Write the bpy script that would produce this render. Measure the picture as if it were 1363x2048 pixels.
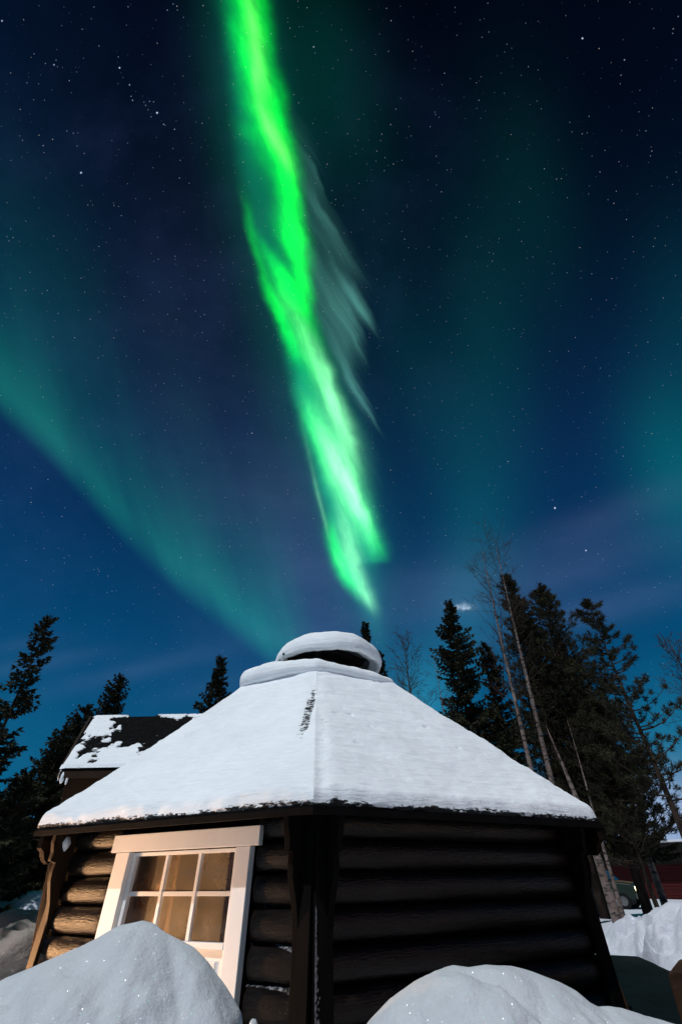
import bpy, bmesh, math, random
from mathutils import Vector, noise as mnoise, Matrix
import numpy as np
R = math.radians
for o in list(bpy.data.objects): bpy.data.objects.remove(o, do_unlink=True)
SC = bpy.context.scene
COL = SC.collection

# ------------------------------------------------------------------ camera
EYE = 0.85                       # eye height above the snow
PITCH, ROLL, F = R(38.76), R(-0.9), 918.0
camd = bpy.data.cameras.new('camera'); cam = bpy.data.objects.new('camera', camd); COL.objects.link(cam)
camd.sensor_fit = 'HORIZONTAL'; camd.sensor_width = 24.0; camd.lens = 24.0*F/1363.0
camd.clip_start = 0.02; camd.clip_end = 3000
FW = Vector((0, math.cos(PITCH), math.sin(PITCH))); UP0 = Vector((0, -math.sin(PITCH), math.cos(PITCH))); RT0 = Vector((1, 0, 0))
RT = RT0*math.cos(ROLL)+UP0*math.sin(ROLL); UP = -RT0*math.sin(ROLL)+UP0*math.cos(ROLL)
m = Matrix((RT, UP, -FW)).transposed().to_4x4(); m.translation = Vector((0, 0, EYE)); cam.matrix_world = m
SC.camera = cam
ORI = Vector((0, 0, EYE))
def ray(x, y): return FW+RT*((x-681.5)/F)+UP*((1024-y)/F)
def ony(x, y, Y): d = ray(x, y); return ORI+d*(Y/d.y)
def ondist(x, y, D): d = ray(x, y); return ORI+d*(D/math.hypot(d.x, d.y))

SC.view_settings.view_transform = 'Standard'; SC.view_settings.look = 'None'
SC.view_settings.exposure = 0.0; SC.view_settings.gamma = 1.0; SC.view_settings.use_curve_mapping = False
SC.render.engine = 'CYCLES'
SC.cycles.use_denoising = True
SC.cycles.max_bounces = 6; SC.cycles.transparent_max_bounces = 12
SC.cycles.caustics_reflective = False; SC.cycles.caustics_refractive = False
SC.cycles.sample_clamp_indirect = 4.0; SC.cycles.sample_clamp_direct = 6.0

# ------------------------------------------------------------------ moonlight
MOON_EL, MOON_AZ = R(60), R(221)        # azimuth from +Y clockwise: behind the camera, to the left
md = Vector((math.sin(MOON_AZ)*math.cos(MOON_EL), math.cos(MOON_AZ)*math.cos(MOON_EL), math.sin(MOON_EL)))
sl = bpy.data.lights.new('moon', 'SUN'); sl.energy = 2.75; sl.angle = R(0.6); sl.color = (0.95, 0.97, 1.0)
so = bpy.data.objects.new('moon', sl); COL.objects.link(so); so.rotation_euler = md.to_track_quat('Z', 'Y').to_euler()

# ------------------------------------------------------------------ night sky with aurora (world directions)
W = bpy.data.worlds.new('World'); SC.world = W; W.use_nodes = True
nt = W.node_tree; nt.nodes.clear()
class G:
    """small helper for building node graphs"""
    def __init__(s, t): s.t = t
    def n(s, ty, **k):
        nd = s.t.nodes.new(ty)
        for a, b in k.items(): setattr(nd, a, b)
        return nd
    def put(s, sock, v):
        if v is None: return
        if isinstance(v, bpy.types.NodeSocket): s.t.links.new(v, sock)
        else: sock.default_value = v
    def m(s, op, a, b=None, c=None, clamp=False):
        nd = s.n('ShaderNodeMath', operation=op, use_clamp=clamp)
        for i, v in enumerate((a, b, c)): s.put(nd.inputs[i], v)
        return nd.outputs[0]
    def v(s, op, a, b=None, c=None, sc=None):
        nd = s.n('ShaderNodeVectorMath', operation=op)
        s.put(nd.inputs[0], a)
        if b is not None: s.put(nd.inputs[1], b)
        if c is not None: s.put(nd.inputs[2], c)
        if sc is not None: s.put(nd.inputs['Scale'], sc)
        return nd.outputs['Value'] if op in ('DOT_PRODUCT', 'LENGTH', 'DISTANCE') else nd.outputs[0]
    def ramp(s, fac, stops, interp='LINEAR'):
        nd = s.n('ShaderNodeValToRGB'); cr = nd.color_ramp; cr.interpolation = interp
        while len(cr.elements) < len(stops): cr.elements.new(0.5)
        for e, (p, c) in zip(cr.elements, stops):
            e.position = p; e.color = (c[0], c[1], c[2], 1) if not isinstance(c, (int, float)) else (c, c, c, 1)
        s.put(nd.inputs[0], fac); return nd.outputs[0]
    def curve(s, val, pts, lo=0.0, hi=1.0):
        """float curve through pts (x in 0..1), y scaled from lo..hi"""
        nd = s.n('ShaderNodeFloatCurve'); c = nd.mapping.curves[0]
        nd.mapping.use_clip = False
        ps = [(x, (y-lo)/(hi-lo)) for x, y in pts]
        c.points[0].location = ps[0]; c.points[-1].location = ps[-1]
        for p in ps[1:-1]: c.points.new(*p)
        nd.mapping.update(); s.put(nd.inputs['Value'], val)
        return s.m('MULTIPLY_ADD', nd.outputs[0], hi-lo, lo)
    def sstep(s, a, b, x):
        nd = s.n('ShaderNodeMapRange', interpolation_type='SMOOTHSTEP')
        s.put(nd.inputs['Value'], x); s.put(nd.inputs['From Min'], a); s.put(nd.inputs['From Max'], b)
        return nd.outputs[0]
    def noise(s, vec, scale, detail=2, rough=0.5, dim='3D'):
        nd = s.n('ShaderNodeTexNoise', noise_dimensions=dim); s.put(nd.inputs['Vector'], vec)
        nd.inputs['Scale'].default_value = scale; nd.inputs['Detail'].default_value = detail; nd.inputs['Roughness'].default_value = rough
        return nd
    def xyz(s, x, y, z=0.0):
        nd = s.n('ShaderNodeCombineXYZ'); s.put(nd.inputs[0], x); s.put(nd.inputs[1], y); s.put(nd.inputs[2], z); return nd.outputs[0]
g = G(nt)
DIR = g.n('ShaderNodeTexCoord').outputs['Generated']
DIR = g.v('NORMALIZE', DIR)
# gnomonic chart of the northern half of the celestial sphere about a fixed sky point
dF = g.v('DOT_PRODUCT', DIR, tuple(FW)); dFc = g.m('MAXIMUM', dF, 0.08)
SX = g.m('MULTIPLY_ADD', g.m('DIVIDE', g.v('DOT_PRODUCT', DIR, tuple(RT)), dFc), 0.918, 0.6815)
SY = g.m('MULTIPLY_ADD', g.m('DIVIDE', g.v('DOT_PRODUCT', DIR, tuple(UP)), dFc), -0.918, 1.024)
FRONT = g.sstep(0.1, 0.3, dF)
P0 = g.xyz(SX, SY)
wob = g.noise(P0, 7.0, 3, 0.55).outputs['Color']
PW = g.v('ADD', P0, g.v('SCALE', g.v('SUBTRACT', wob, (0.5, 0.5, 0.5)), sc=0.035))
sepw = g.n('ShaderNodeSeparateXYZ'); g.put(sepw.inputs[0], PW); WX, WY = sepw.outputs[0], sepw.outputs[1]
LAST = [None]                    # evaluation is chained so that few values are alive at a time
def after(vec):
    return vec if LAST[0] is None else g.v('MULTIPLY_ADD', LAST[0], (1e-6, 1e-6, 1e-6), vec)
def streaks(lst, vec=PW):
    acc = None; vec0 = vec
    for (x, y, ang, sl_, sw, amp) in lst:
        mp = g.n('ShaderNodeMapping', vector_type='TEXTURE'); g.put(mp.inputs[0], after(vec0))
        mp.inputs[1].default_value = (x/1000, y/1000, 0); mp.inputs[2].default_value = (0, 0, R(-ang))
        mp.inputs[3].default_value = (sw/1000*1.41, sl_/1000*1.41, 1)
        d2 = g.v('DOT_PRODUCT', mp.outputs[0], mp.outputs[0])
        e = g.m('POWER', 2.71828, g.m('MULTIPLY', d2, -1.0))
        acc = g.m('MULTIPLY', e, amp) if acc is None else g.m('MULTIPLY_ADD', e, amp, acc)
        LAST[0] = acc
    return acc
YN = g.m('MULTIPLY', WY, 1/1.4)
def yc(pts, lo=0.0, hi=1.0): return g.curve(YN, [(y/1400, v) for y, v in pts], lo, hi)
XL = yc([(0, .425), (100, .450), (200, .462), (300, .474), (400, .490), (450, .500), (500, .513), (550, .527), (600, .541), (650, .556), (700, .570), (750, .584), (800, .594), (850, .602), (900, .612), (950, .624), (1000, .635), (1050, .646), (1100, .657), (1150, .676), (1180, .700), (1210, .728), (1240, .750), (1400, .86)], .3, 1.0)
XR = yc([(0, .545), (100, .548), (200, .570), (300, .588), (400, .602), (450, .610), (500, .617), (560, .624), (620, .620), (660, .630), (700, .655), (750, .680), (800, .698), (850, .714), (900, .728), (950, .740), (1000, .752), (1050, .762), (1095, .772), (1118, .765), (1135, .735), (1180, .748), (1230, .757), (1400, .80)], .3, 1.0)
ml = g.sstep(-0.020, 0.026, g.m('SUBTRACT', WX, XL)); mr = g.sstep(-0.030, 0.034, g.m('SUBTRACT', XR, WX))
BAND = g.m('MULTIPLY', g.m('MULTIPLY', ml, mr), g.sstep(1.245, 1.19, WY))
GRN = streaks([
 (500, 30, 5, 110, 21, .85), (530, 55, 2, 60, 12, .28), (512, 175, 9, 90, 15, .60), (540, 250, 16, 60, 15, .65), (552, 185, 6, 60, 14, .36), (568, 265, 12, 50, 14, .55),
 (578, 365, 7, 85, 16, .90), (562, 345, 16, 45, 12, .35), (590, 450, 14, 60, 18, .80), (603, 535, 12, 75, 14, .72), (580, 500, 24, 40, 10, .28), (600, 600, 24, 45, 12, .75), (572, 575, 30, 50, 10, .75), (556, 535, 30, 40, 7, .35),
 (502, 455, 15, 40, 7, .35), (521, 530, 18, 70, 6, .55), (549, 612, 20, 60, 9, .75), (568, 662, 24, 45, 9, .60), (603, 690, 22, 50, 16, .30), (575, 640, 20, 50, 16, .35),
 (500, 262, 60, 30, 12, .16), (470, 20, 4, 40, 14, .22),
 (630, 745, 26, 70, 14, .25), (628, 845, 14, 34, 14, .50), (642, 890, 20, 45, 16, .40), (690, 960, 20, 70, 18, .35), (738, 1060, 20, 50, 15, .30), (756, 1095, 25, 22, 9, .2),
 (678, 1120, 20, 45, 11, .70), (672, 1090, 12, 35, 8, .25), (700, 1160, 30, 30, 10, .25)])
YEL = streaks([(514, 95, 9, 60, 8, .42), (500, 20, 4, 50, 11, .10), (540, 255, 24, 36, 8, .40), (565, 305, 22, 28, 8, .42), (516, 170, 9, 40, 6, .22), (657, 900, 20, 40, 8, .30), (695, 965, 24, 40, 7, .25)])
MINT = streaks([
 (640, 735, 27, 75, 11, .55), (672, 812, 24, 75, 12, .55), (657, 900, 20, 55, 14, .70), (686, 875, 12, 70, 13, .38), (690, 950, 24, 65, 15, .60), (712, 1012, 22, 48, 11, .62),
 (700, 1085, 15, 60, 11, .38), (716, 1150, 22, 55, 12, .40), (745, 1203, 30, 30, 8, .40), (681, 1128, 20, 16, 4, .2)])
TEAL = streaks([
 (600, 790, 22, 90, 26, .26), (655, 830, 20, 130, 40, .28), (672, 1020, 16, 110, 28, .40), (735, 1065, 20, 55, 18, .35), (695, 1150, 28, 40, 16, .3), (525, 370, 12, 130, 36, .10), (545, 520, 16, 80, 24, .10), (470, 150, 5, 170, 26, .12)])
RIM = streaks([(618, 915, 13, 50, 3.0, .22), (634, 985, 14, 45, 3.0, .34), (646, 1030, 14, 28, 2.6, .20)], P0)
# fine rays inside the band, drawn out along its length
skew = g.xyz(g.m('MULTIPLY', g.m('MULTIPLY_ADD', WY, -0.40, WX), 38.0), g.m('MULTIPLY', WY, 3.2))
rays = g.noise(skew, 1.0, 3, 0.55).outputs[0]
raym = g.m('MULTIPLY_ADD', g.sstep(.32, .68, rays), .5, .72)
raym = g.m('ADD', g.m('MULTIPLY', g.m('SUBTRACT', raym, 1.0), g.m('MULTIPLY_ADD', g.sstep(.30, .6, WY), .5, .38)), 1.0)
mott = g.noise(g.xyz(g.m('MULTIPLY', g.m('MULTIPLY_ADD', WY, -.32, WX), 30.0), g.m('MULTIPLY', WY, 11.0), 7.7), 1.0, 4, .6).outputs[0]
raym = g.m('MULTIPLY', raym, g.m('MULTIPLY_ADD', g.sstep(.30, .68, mott), .55, .66))
def tint(val, col): return g.v('SCALE', tuple(col), sc=val)
def mul(*a):
    r = a[0]
    for b in a[1:]: r = g.m('MULTIPLY', r, b)
    return r
c_grn = tint(mul(GRN, BAND, raym), (0.0, 1.0, .03))
c_mint = tint(mul(g.m('ADD', MINT, RIM), BAND, raym), (.30, 1.0, .42))
c_yel = tint(mul(YEL, BAND, raym), (.36, 1.0, .22))
c_teal = tint(mul(TEAL, BAND), (.0, .62, .26))
halo = streaks([(490, 60, 6, 170, 48, .075), (530, 300, 12, 180, 55, .065), (570, 560, 16, 180, 50, .050), (655, 880, 20, 180, 55, .075), (700, 1100, 18, 120, 45, .05), (740, 1220, 15, 60, 14, .09), (730, 1160, 10, 60, 25, .05)], P0)
c_halo = tint(halo, (.02, .62, .42))
# pale fan of rays right of the band
fanr = g.noise(g.xyz(g.m('MULTIPLY', g.m('MULTIPLY_ADD', WY, -0.60, WX), 44.0), g.m('MULTIPLY', WY, 2.2), 3.3), 1.0, 3, 0.5).outputs[0]
FXR = yc([(0, .56), (200, .60), (290, .622), (380, .640), (450, .672), (520, .712), (600, .736), (660, .738), (720, .730), (800, .738), (860, .748), (950, .745), (1100, .78), (1400, .8)], .3, 1.0)
fan = streaks([(622, 330, 18, 60, 14, .045), (640, 430, 25, 80, 24, .06), (660, 450, 36, 50, 7, .08), (690, 515, 38, 50, 8, .10), (700, 590, 34, 50, 15, .14), (712, 630, 30, 40, 16, .16), (690, 665, 30, 60, 14, .13),
               (655, 600, 24, 90, 20, .09), (690, 720, 28, 70, 12, .10), (720, 785, 32, 50, 6, .14), (735, 825, 33, 26, 4, .1), (745, 950, 15, 70, 14, .03)])
fan = mul(fan, g.sstep(-0.020, 0.035, g.m('SUBTRACT', g.m('MULTIPLY_ADD', g.m('SUBTRACT', fanr, .5), .11, FXR), WX)), g.m('MULTIPLY_ADD', g.sstep(.30, .70, fanr), .50, .55))
c_fan = tint(fan, (.28, 1.0, .82))
# faint wide veils
arcY = g.curve(SX, [(0, .835), (.1, .925), (.2, 1.035), (.3, 1.135), (.36, 1.19), (.45, 1.262), (.56, 1.345), (.7, 1.45), (1, 1.6)], .5, 1.7)
dd = g.m('SUBTRACT', arcY, SY)
arc = mul(g.sstep(-.012, .075, dd), g.m('POWER', 2.71828, g.m('MULTIPLY', g.m('MAXIMUM', dd, 0.0), -8.5)), g.sstep(.66, .52, SX))
arcA = g.curve(SX, [(-.0, .62), (.08, .68), (.18, .68), (.28, .66), (.34, .95), (.38, .95), (.45, .75), (.52, 1.1), (.56, 1.15), (.7, .5), (1, 0.0)], 0, 1.3)
arcN = g.noise(g.xyz(g.m('MULTIPLY', g.m('MULTIPLY_ADD', SY, -.3, SX), 14.0), g.m('MULTIPLY', SY, 2.0)), 1.0, 2).outputs[0]
c_arc = tint(mul(arc, arcA, g.m('MULTIPLY_ADD', g.sstep(.30, .70, arcN), .55, .68)), (.008, .235, .130))
veil = streaks([(x, y, a_, l_, w_, k_*.72) for x, y, a_, l_, w_, k_ in [(1060, 420, 10, 170, 70, .022), (985, 690, 12, 190, 60, .03), (925, 890, 8, 150, 65, .034), (955, 1090, -4, 130, 60, .048), (1355, 945, 14, 120, 70, .12), (1370, 660, 6, 150, 70, .03), (640, 130, 6, 150, 60, .03),
                (720, 250, 12, 150, 60, .015), (30, 560, 12, 170, 60, .020), (150, 600, 12, 150, 50, .016), (20, 720, 40, 90, 60, .022), (800, 700, 14, 160, 50, .018)]], P0)
c_veil = tint(veil, (.0, .76, .56))
haze_n = g.noise(g.v('MULTIPLY', P0, (2.2, 5.5, 1.0)), 1.6, 4, 0.6).outputs[0]
haze = streaks([(x, y, a_, l_, w_, k_*.72) for x, y, a_, l_, w_, k_ in [(400, 980, 12, 260, 75, .022), (620, 1150, 18, 170, 70, .070), (500, 700, 14, 260, 90, .007), (860, 1180, 110, 120, 40, .055), (1120, 1150, 108, 190, 34, .060), (1200, 1040, 112, 130, 26, .045), (1240, 1215, 106, 170, 24, .045), (1130, 1230, 108, 120, 18, .03), (60, 1330, 100, 90, 12, .05), (40, 1290, 100, 60, 10, .03), (260, 1345, 104, 140, 14, .035), (430, 1370, 104, 90, 14, .02), (200, 500, 20, 260, 150, .004)]], P0)
c_haze = tint(mul(haze, g.m('MULTIPLY_ADD', haze_n, 1.7, .1)), (.46, .52, 1.0))
mot = g.noise(g.xyz(g.m('MULTIPLY_ADD', SY, .35, SX), g.m('MULTIPLY_ADD', SX, -.35, g.m('MULTIPLY', SY, 1.0))), 3.6, 6, .62).outputs[0]
c_mot = tint(g.m('MULTIPLY', g.sstep(.40, .72, mot), g.m('MULTIPLY', g.sstep(-.1, .35, SY), g.sstep(1.25, .55, SX))), (.0034, .0056, .0165))
dz = g.n('ShaderNodeSeparateXYZ'); g.put(dz.inputs[0], DIR)
base = g.ramp(dz.outputs[2], [(0.0, (.004, .105, .21)), (.14, (.001, .095, .21)), (.27, (.001, .072, .18)), (.42, (.0015, .050, .142)), (.55, (.002, .030, .100)), (.68, (.0025, .019, .070)), (.82, (.0015, .0095, .033)), (.91, (.0010, .0052, .018)), (.97, (.0007, .0027, .0105)), (1.0, (.0003, .0012, .0045))])
low = streaks([(1330, 1630, 90, 120, 55, .42), (1200, 1700, 90, 120, 22, .36), (1150, 1650, 90, 90, 60, .05)], P0)
c_low = tint(low, (.72, .74, 1.0))
cyan = streaks([(850, 1410, 0, 70, 50, .16), (1340, 1480, 10, 90, 70, .08), (0, 1480, 0, 120, 90, .02), (930, 1250, 0, 90, 50, .05)], P0)
c_cyan = tint(cyan, (.08, .75, 1.0))
pn = g.noise(P0, 60.0, 3, .6).outputs[0]
puff = mul(streaks([(922, 1214, 86, 13, 4.5, .5), (905, 1211, 86, 6, 3, .3), (935, 1216, 86, 7, 3, .3)], g.v('ADD', P0, g.v('SCALE', g.v('SUBTRACT', g.noise(P0, 70., 2).outputs['Color'], (.5, .5, .5)), sc=.012))), g.sstep(.3, .6, pn))
c_puff = tint(puff, (.62, .70, .80))
# stars: points of the celestial sphere
def stars(scale, thr, gain, power, off):
    vo = g.n('ShaderNodeTexVoronoi', feature='F1'); g.put(vo.inputs['Vector'], after(g.v('ADD', DIR, off))); vo.inputs['Scale'].default_value = scale
    sp = g.n('ShaderNodeSeparateColor'); g.put(sp.inputs[0], vo.outputs['Color'])
    b = g.m('MULTIPLY', g.sstep(thr, thr*.35, vo.outputs['Distance']), g.m('POWER', sp.outputs[0], power))
    col = g.n('ShaderNodeMix', data_type='RGBA'); g.put(col.inputs[0], sp.outputs[1]); col.inputs[6].default_value = (.35, .55, 1, 1); col.inputs[7].default_value = (1, .92, .85, 1)
    LAST[0] = g.m('MULTIPLY', b, gain)
    return g.v('SCALE', col.outputs[2], sc=LAST[0])
st = stars(140, .11, .50, 2.6, (0, 0, 0))
st = g.v('ADD', st, stars(48, .037, 1.0, 3.8, (3.1, 1.7, .4)))
st = g.v('ADD', st, stars(17, .014, 2.0, 1.7, (7.3, 2.2, 5.1)))
plei = streaks([(x, y, 0, s_*.62, s_*.62, a*.62) for x, y, s_, a in ((239, 135, 1.3, 2.2), (259, 169, 1.1, 1.2), (314, 225, 1.5, 2.5), (265, 200, 1, 1.1), (262, 192, .9, .8), (291, 210, .9, .7), (299, 202, .9, .8), (307, 203, .9, .7), (296, 219, .8, .6), (302, 233, .9, .6), (327, 248, 1, .9), (330, 250, .8, .6), (349, 258, 1, .9), (108, 129, 1.2, 1.4), (162, 345, 1.5, 2.2), (4, 41, 1.4, 1.6), (1164, 76, 1.5, 2.2), (1109, 1016, 1.5, 2.4), (1171, 1101, 1.3, 2.0), (1248, 119, 1.1, 1.2), (627, 93, 1.2, 1.2))], P0)
st = g.v('ADD', st, tint(plei, (.62, .75, 1.0)))
st = g.v('SCALE', st, sc=g.sstep(.08, .5, dz.outputs[2]))
tot = g.v('ADD', c_grn, c_mint)
for c in (c_yel, c_teal, c_halo, c_fan, c_arc, c_veil, c_haze, c_low, c_cyan, c_puff, c_mot): tot = g.v('ADD', tot, c)
base = g.v('SCALE', base, sc=g.m('SUBTRACT', 1.0, g.m('MULTIPLY', g.m('MULTIPLY', g.sstep(.70, 1.35, SX), g.sstep(1.0, .15, SY)), g.m('MULTIPLY', FRONT, .55))))
tot = g.v('SCALE', tot, sc=FRONT); tot = g.v('ADD', tot, base); tot = g.v('ADD', tot, st)
bg = g.n('ShaderNodeBackground'); g.put(bg.inputs[0], tot); bg.inputs[1].default_value = 1.0
g.put(g.n('ShaderNodeOutputWorld').inputs[0], bg.outputs[0])
W.cycles.sampling_method = 'MANUAL'; W.cycles.sample_map_resolution = 512

# ------------------------------------------------------------------ helpers
def link(o): COL.objects.link(o); return o
def tag(o, label=None, cat=None, group=None, kind=None):
    if label: o['label'] = label
    if cat: o['category'] = cat
    if group: o['group'] = group
    if kind: o['kind'] = kind
    return o
def empty(name, loc, label, cat, group=None):
    o = bpy.data.objects.new(name, None); o.location = loc; o.empty_display_size = .2; link(o); return tag(o, label, cat, group)
def root_loc(p):
    v = Vector((0, 0, 0))
    while p is not None: v += Vector(p.location); p = p.parent
    return v
THIN = []
class MB:
    """collects vertices (world coordinates) and faces; build() links ONE object"""
    def __init__(s): s.v = []; s.f = []
    def add(s, vs, fs):
        k = len(s.v); s.v += [tuple(x) for x in vs]; s.f += [tuple(i+k for i in f) for f in fs]
    def prism(s, poly, off):
        """polygon (list of points) extruded by the vector off"""
        n = len(poly); off = Vector(off); a = [Vector(p) for p in poly]; b = [p+off for p in a]
        s.add(a+b, [tuple(range(n))[::-1], tuple(range(n, 2*n))]+[(i, (i+1) % n, n+(i+1) % n, n+i) for i in range(n)])
    def box(s, o, ax, ay, az):
        """box from corner o along three vectors"""
        o, ax, ay, az = map(Vector, (o, ax, ay, az)); s.prism([o, o+ax, o+ax+ay, o+ay], az)
    def tube(s, pts, rad, n=6, cap=True):
        k = len(s.v); pts = [Vector(p) for p in pts]
        t = (pts[-1]-pts[0]); t = t.normalized() if t.length > 1e-6 else Vector((0, 0, 1))
        u = t.orthogonal().normalized()
        for i, p in enumerate(pts):
            d = (pts[min(i+1, len(pts)-1)]-pts[max(i-1, 0)])
            d = d.normalized() if d.length > 1e-9 else t
            u = (u-d*u.dot(d)); u = u.normalized() if u.length > 1e-6 else d.orthogonal().normalized()
            w = d.cross(u); r_ = rad[i] if isinstance(rad, (list, tuple)) else rad
            for j in range(n):
                a = 2*math.pi*j/n; q = p+u*(r_*math.cos(a))+w*(r_*math.sin(a)); s.v.append((q.x, q.y, q.z))
        for i in range(len(pts)-1):
            for j in range(n):
                s.f.append((k+i*n+j, k+i*n+(j+1) % n, k+(i+1)*n+(j+1) % n, k+(i+1)*n+j))
        if cap:
            s.f.append(tuple(k+j for j in range(n))[::-1]); e = k+(len(pts)-1)*n; s.f.append(tuple(e+j for j in range(n)))
    def lathe(s, c, prof, n=24, axis=None):
        """(radius, height) profile turned about a vertical (or given) axis through c"""
        c = Vector(c); az = Vector(axis or (0, 0, 1)).normalized(); ax = az.orthogonal().normalized(); ay = az.cross(ax)
        k = len(s.v)
        for r_, h in prof:
            for j in range(n):
                a = 2*math.pi*j/n; q = c+ax*(r_*math.cos(a))+ay*(r_*math.sin(a))+az*h; s.v.append(tuple(q))
        for i in range(len(prof)-1):
            for j in range(n): s.f.append((k+i*n+j, k+i*n+(j+1) % n, k+(i+1)*n+(j+1) % n, k+(i+1)*n+j))
        s.f.append(tuple(k+j for j in range(n))[::-1]); e = k+(len(prof)-1)*n; s.f.append(tuple(e+j for j in range(n)))
    def grid(s, fn, nu, nv):
        k = len(s.v)
        for i in range(nu+1):
            for j in range(nv+1): s.v.append(tuple(fn(i/nu, j/nv)))
        for i in range(nu):
            for j in range(nv):
                a = k+i*(nv+1)+j; s.f.append((a, a+nv+1, a+nv+2, a+1))
    def build(s, name, mat, parent=None, smooth=False, bevel=0.0):
        me = bpy.data.meshes.new(name); L = root_loc(parent) if parent else Vector((0, 0, 0))
        vv = np.array(s.v, dtype=np.float64)-np.array(L)
        me.from_pydata(vv.tolist(), [], s.f); me.validate(); me.update()
        if smooth: me.polygons.foreach_set('use_smooth', [True]*len(me.polygons))
        me.materials.append(mat); o = bpy.data.objects.new(name, me); link(o)
        if parent: o.parent = parent
        if bevel:
            b = o.modifiers.new('bevel', 'BEVEL'); b.width = bevel; b.segments = 2; b.limit_method = 'ANGLE'; b.angle_limit = R(40)
        return o
def nz(x, y, z=0.0): return mnoise.noise(Vector((x, y, z)))
def fbm(x, y, z=0.0, o=3): return mnoise.fractal(Vector((x, y, z)), 1.0, 2.0, o)

# ------------------------------------------------------------------ materials
def mat(name, col, rough=.8, spec=.3, var=.25, scale=6.0, bump=.0, bscale=40.0, stretch=(1, 1, 1), col2=None, metallic=0.0):
    M = bpy.data.materials.new(name); M.use_nodes = True; t = M.node_tree; q = G(t); b = t.nodes['Principled BSDF']
    co = q.n('ShaderNodeTexCoord').outputs['Object']; co = q.v('MULTIPLY', co, stretch)
    n1 = q.noise(co, scale, 5, .6).outputs[0]
    c2 = col2 or tuple(c*(1-var) for c in col); c1 = col if col2 else tuple(min(1, c*(1+var)) for c in col)
    g1 = q.ramp(n1, [(.32, c2), (.68, c1)]); q.put(b.inputs['Base Color'], g1)
    b.inputs['Roughness'].default_value = rough; b.inputs['Specular IOR Level'].default_value = spec; b.inputs['Metallic'].default_value = metallic
    if bump:
        bp = q.n('ShaderNodeBump'); bp.inputs['Strength'].default_value = 1.0; bp.inputs['Distance'].default_value = bump
        q.put(bp.inputs['Height'], q.noise(co, bscale, 4, .6).outputs[0]); q.put(b.inputs['Normal'], bp.outputs[0])
    return M
def snow_mat(name, col, gl=.0, bump=.004, bscale=30., cell=110., keep=.985, streak=None):
    M = bpy.data.materials.new(name); M.use_nodes = True; t = M.node_tree; q = G(t); b = t.nodes['Principled BSDF']
    co = q.n('ShaderNodeTexCoord').outputs['Object']
    n1 = q.noise(co, 2.2, 5, .6).outputs[0]
    n1 = q.m('MULTIPLY_ADD', q.noise(q.v('MULTIPLY', co, streak or (1, 1, 1)), 9.0, 4, .65).outputs[0], .5, q.m('MULTIPLY', n1, .5))
    q.put(b.inputs['Base Color'], q.ramp(n1, [(.34, tuple(c*.86 for c in col)), (.62, col)]))
    b.inputs['Roughness'].default_value = .75; b.inputs['Specular IOR Level'].default_value = .15
    h = q.m('ADD', q.noise(co, bscale, 4, .65).outputs[0], q.m('MULTIPLY', q.noise(co, bscale*6, 2, .6).outputs[0], .35))
    if streak: h = q.m('MULTIPLY_ADD', q.noise(q.v('MULTIPLY', co, streak), 5.0, 3, .6).outputs[0], 1.8, h)
    bp = q.n('ShaderNodeBump'); bp.inputs['Strength'].default_value = .8; bp.inputs['Distance'].default_value = bump
    q.put(bp.inputs['Height'], h); q.put(b.inputs['Normal'], bp.outputs[0])
    out = t.nodes['Material Output']
    if gl:
        # ice crystals: tiny mirror facets with random tilt that catch the moon
        vo = q.n('ShaderNodeTexVoronoi', feature='F1'); q.put(vo.inputs['Vector'], co); vo.inputs['Scale'].default_value = cell
        rnd = q.v('SCALE', q.v('SUBTRACT', vo.outputs['Color'], (.5, .5, .5)), sc=1.3)
        nn = q.v('NORMALIZE', q.v('ADD', q.n('ShaderNodeNewGeometry').outputs['Normal'], rnd))
        gs = q.n('ShaderNodeBsdfGlossy'); gs.inputs['Roughness'].default_value = .16; q.put(gs.inputs['Normal'], nn); 
        wn = q.n('ShaderNodeTexWhiteNoise'); q.put(wn.inputs['Vector'], vo.outputs['Position'])
        k = q.m('MULTIPLY', q.m('GREATER_THAN', wn.outputs['Value'], keep), q.m('LESS_THAN', vo.outputs['Distance'], .42))
        q.put(gs.inputs['Color'], q.v('SCALE', (1.0, 1.0, 1.0), sc=q.m('MULTIPLY', k, gl)))
        mx = q.n('ShaderNodeAddShader'); q.put(mx.inputs[0], b.outputs[0]); q.put(mx.inputs[1], gs.outputs[0]); q.put(out.inputs[0], mx.outputs[0])
    return M
def felt_mix(M):
    """where the snow is a mere dusting the dark felt shows between the grains, in dashes along the courses"""
    t = M.node_tree; q = G(t); b = t.nodes['Principled BSDF']; old = b.inputs['Base Color'].links[0].from_socket
    at = q.n('ShaderNodeAttribute'); at.attribute_name = 'thin'
    co = q.n('ShaderNodeTexCoord').outputs['Object']
    n1 = q.noise(q.v('MULTIPLY', co, (1, 1, 3.2)), 30.0, 5, .7).outputs[0]
    n2 = q.noise(q.v('MULTIPLY', co, (1, 1, 6)), 5.0, 3, .6).outputs[0]
    nn = q.m('MULTIPLY_ADD', n2, .35, q.m('MULTIPLY', n1, .65))
    th_ = q.m('MULTIPLY_ADD', at.outputs['Fac'], -.52, .80)
    k = q.sstep(-.045, .045, q.m('SUBTRACT', nn, th_))
    mx = q.n('ShaderNodeMix', data_type='RGBA'); q.put(mx.inputs[0], k); q.put(mx.inputs[6], old); mx.inputs[7].default_value = (.006, .006, .0065, 1)
    q.put(b.inputs['Base Color'], mx.outputs[2]); return M
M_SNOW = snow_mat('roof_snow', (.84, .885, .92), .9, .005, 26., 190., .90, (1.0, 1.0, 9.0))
M_RSNOW = felt_mix(snow_mat('thin_roof_snow', (.84, .885, .92), .7, .005, 26., 210., .92, (1.0, 1.0, 9.0)))
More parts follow.
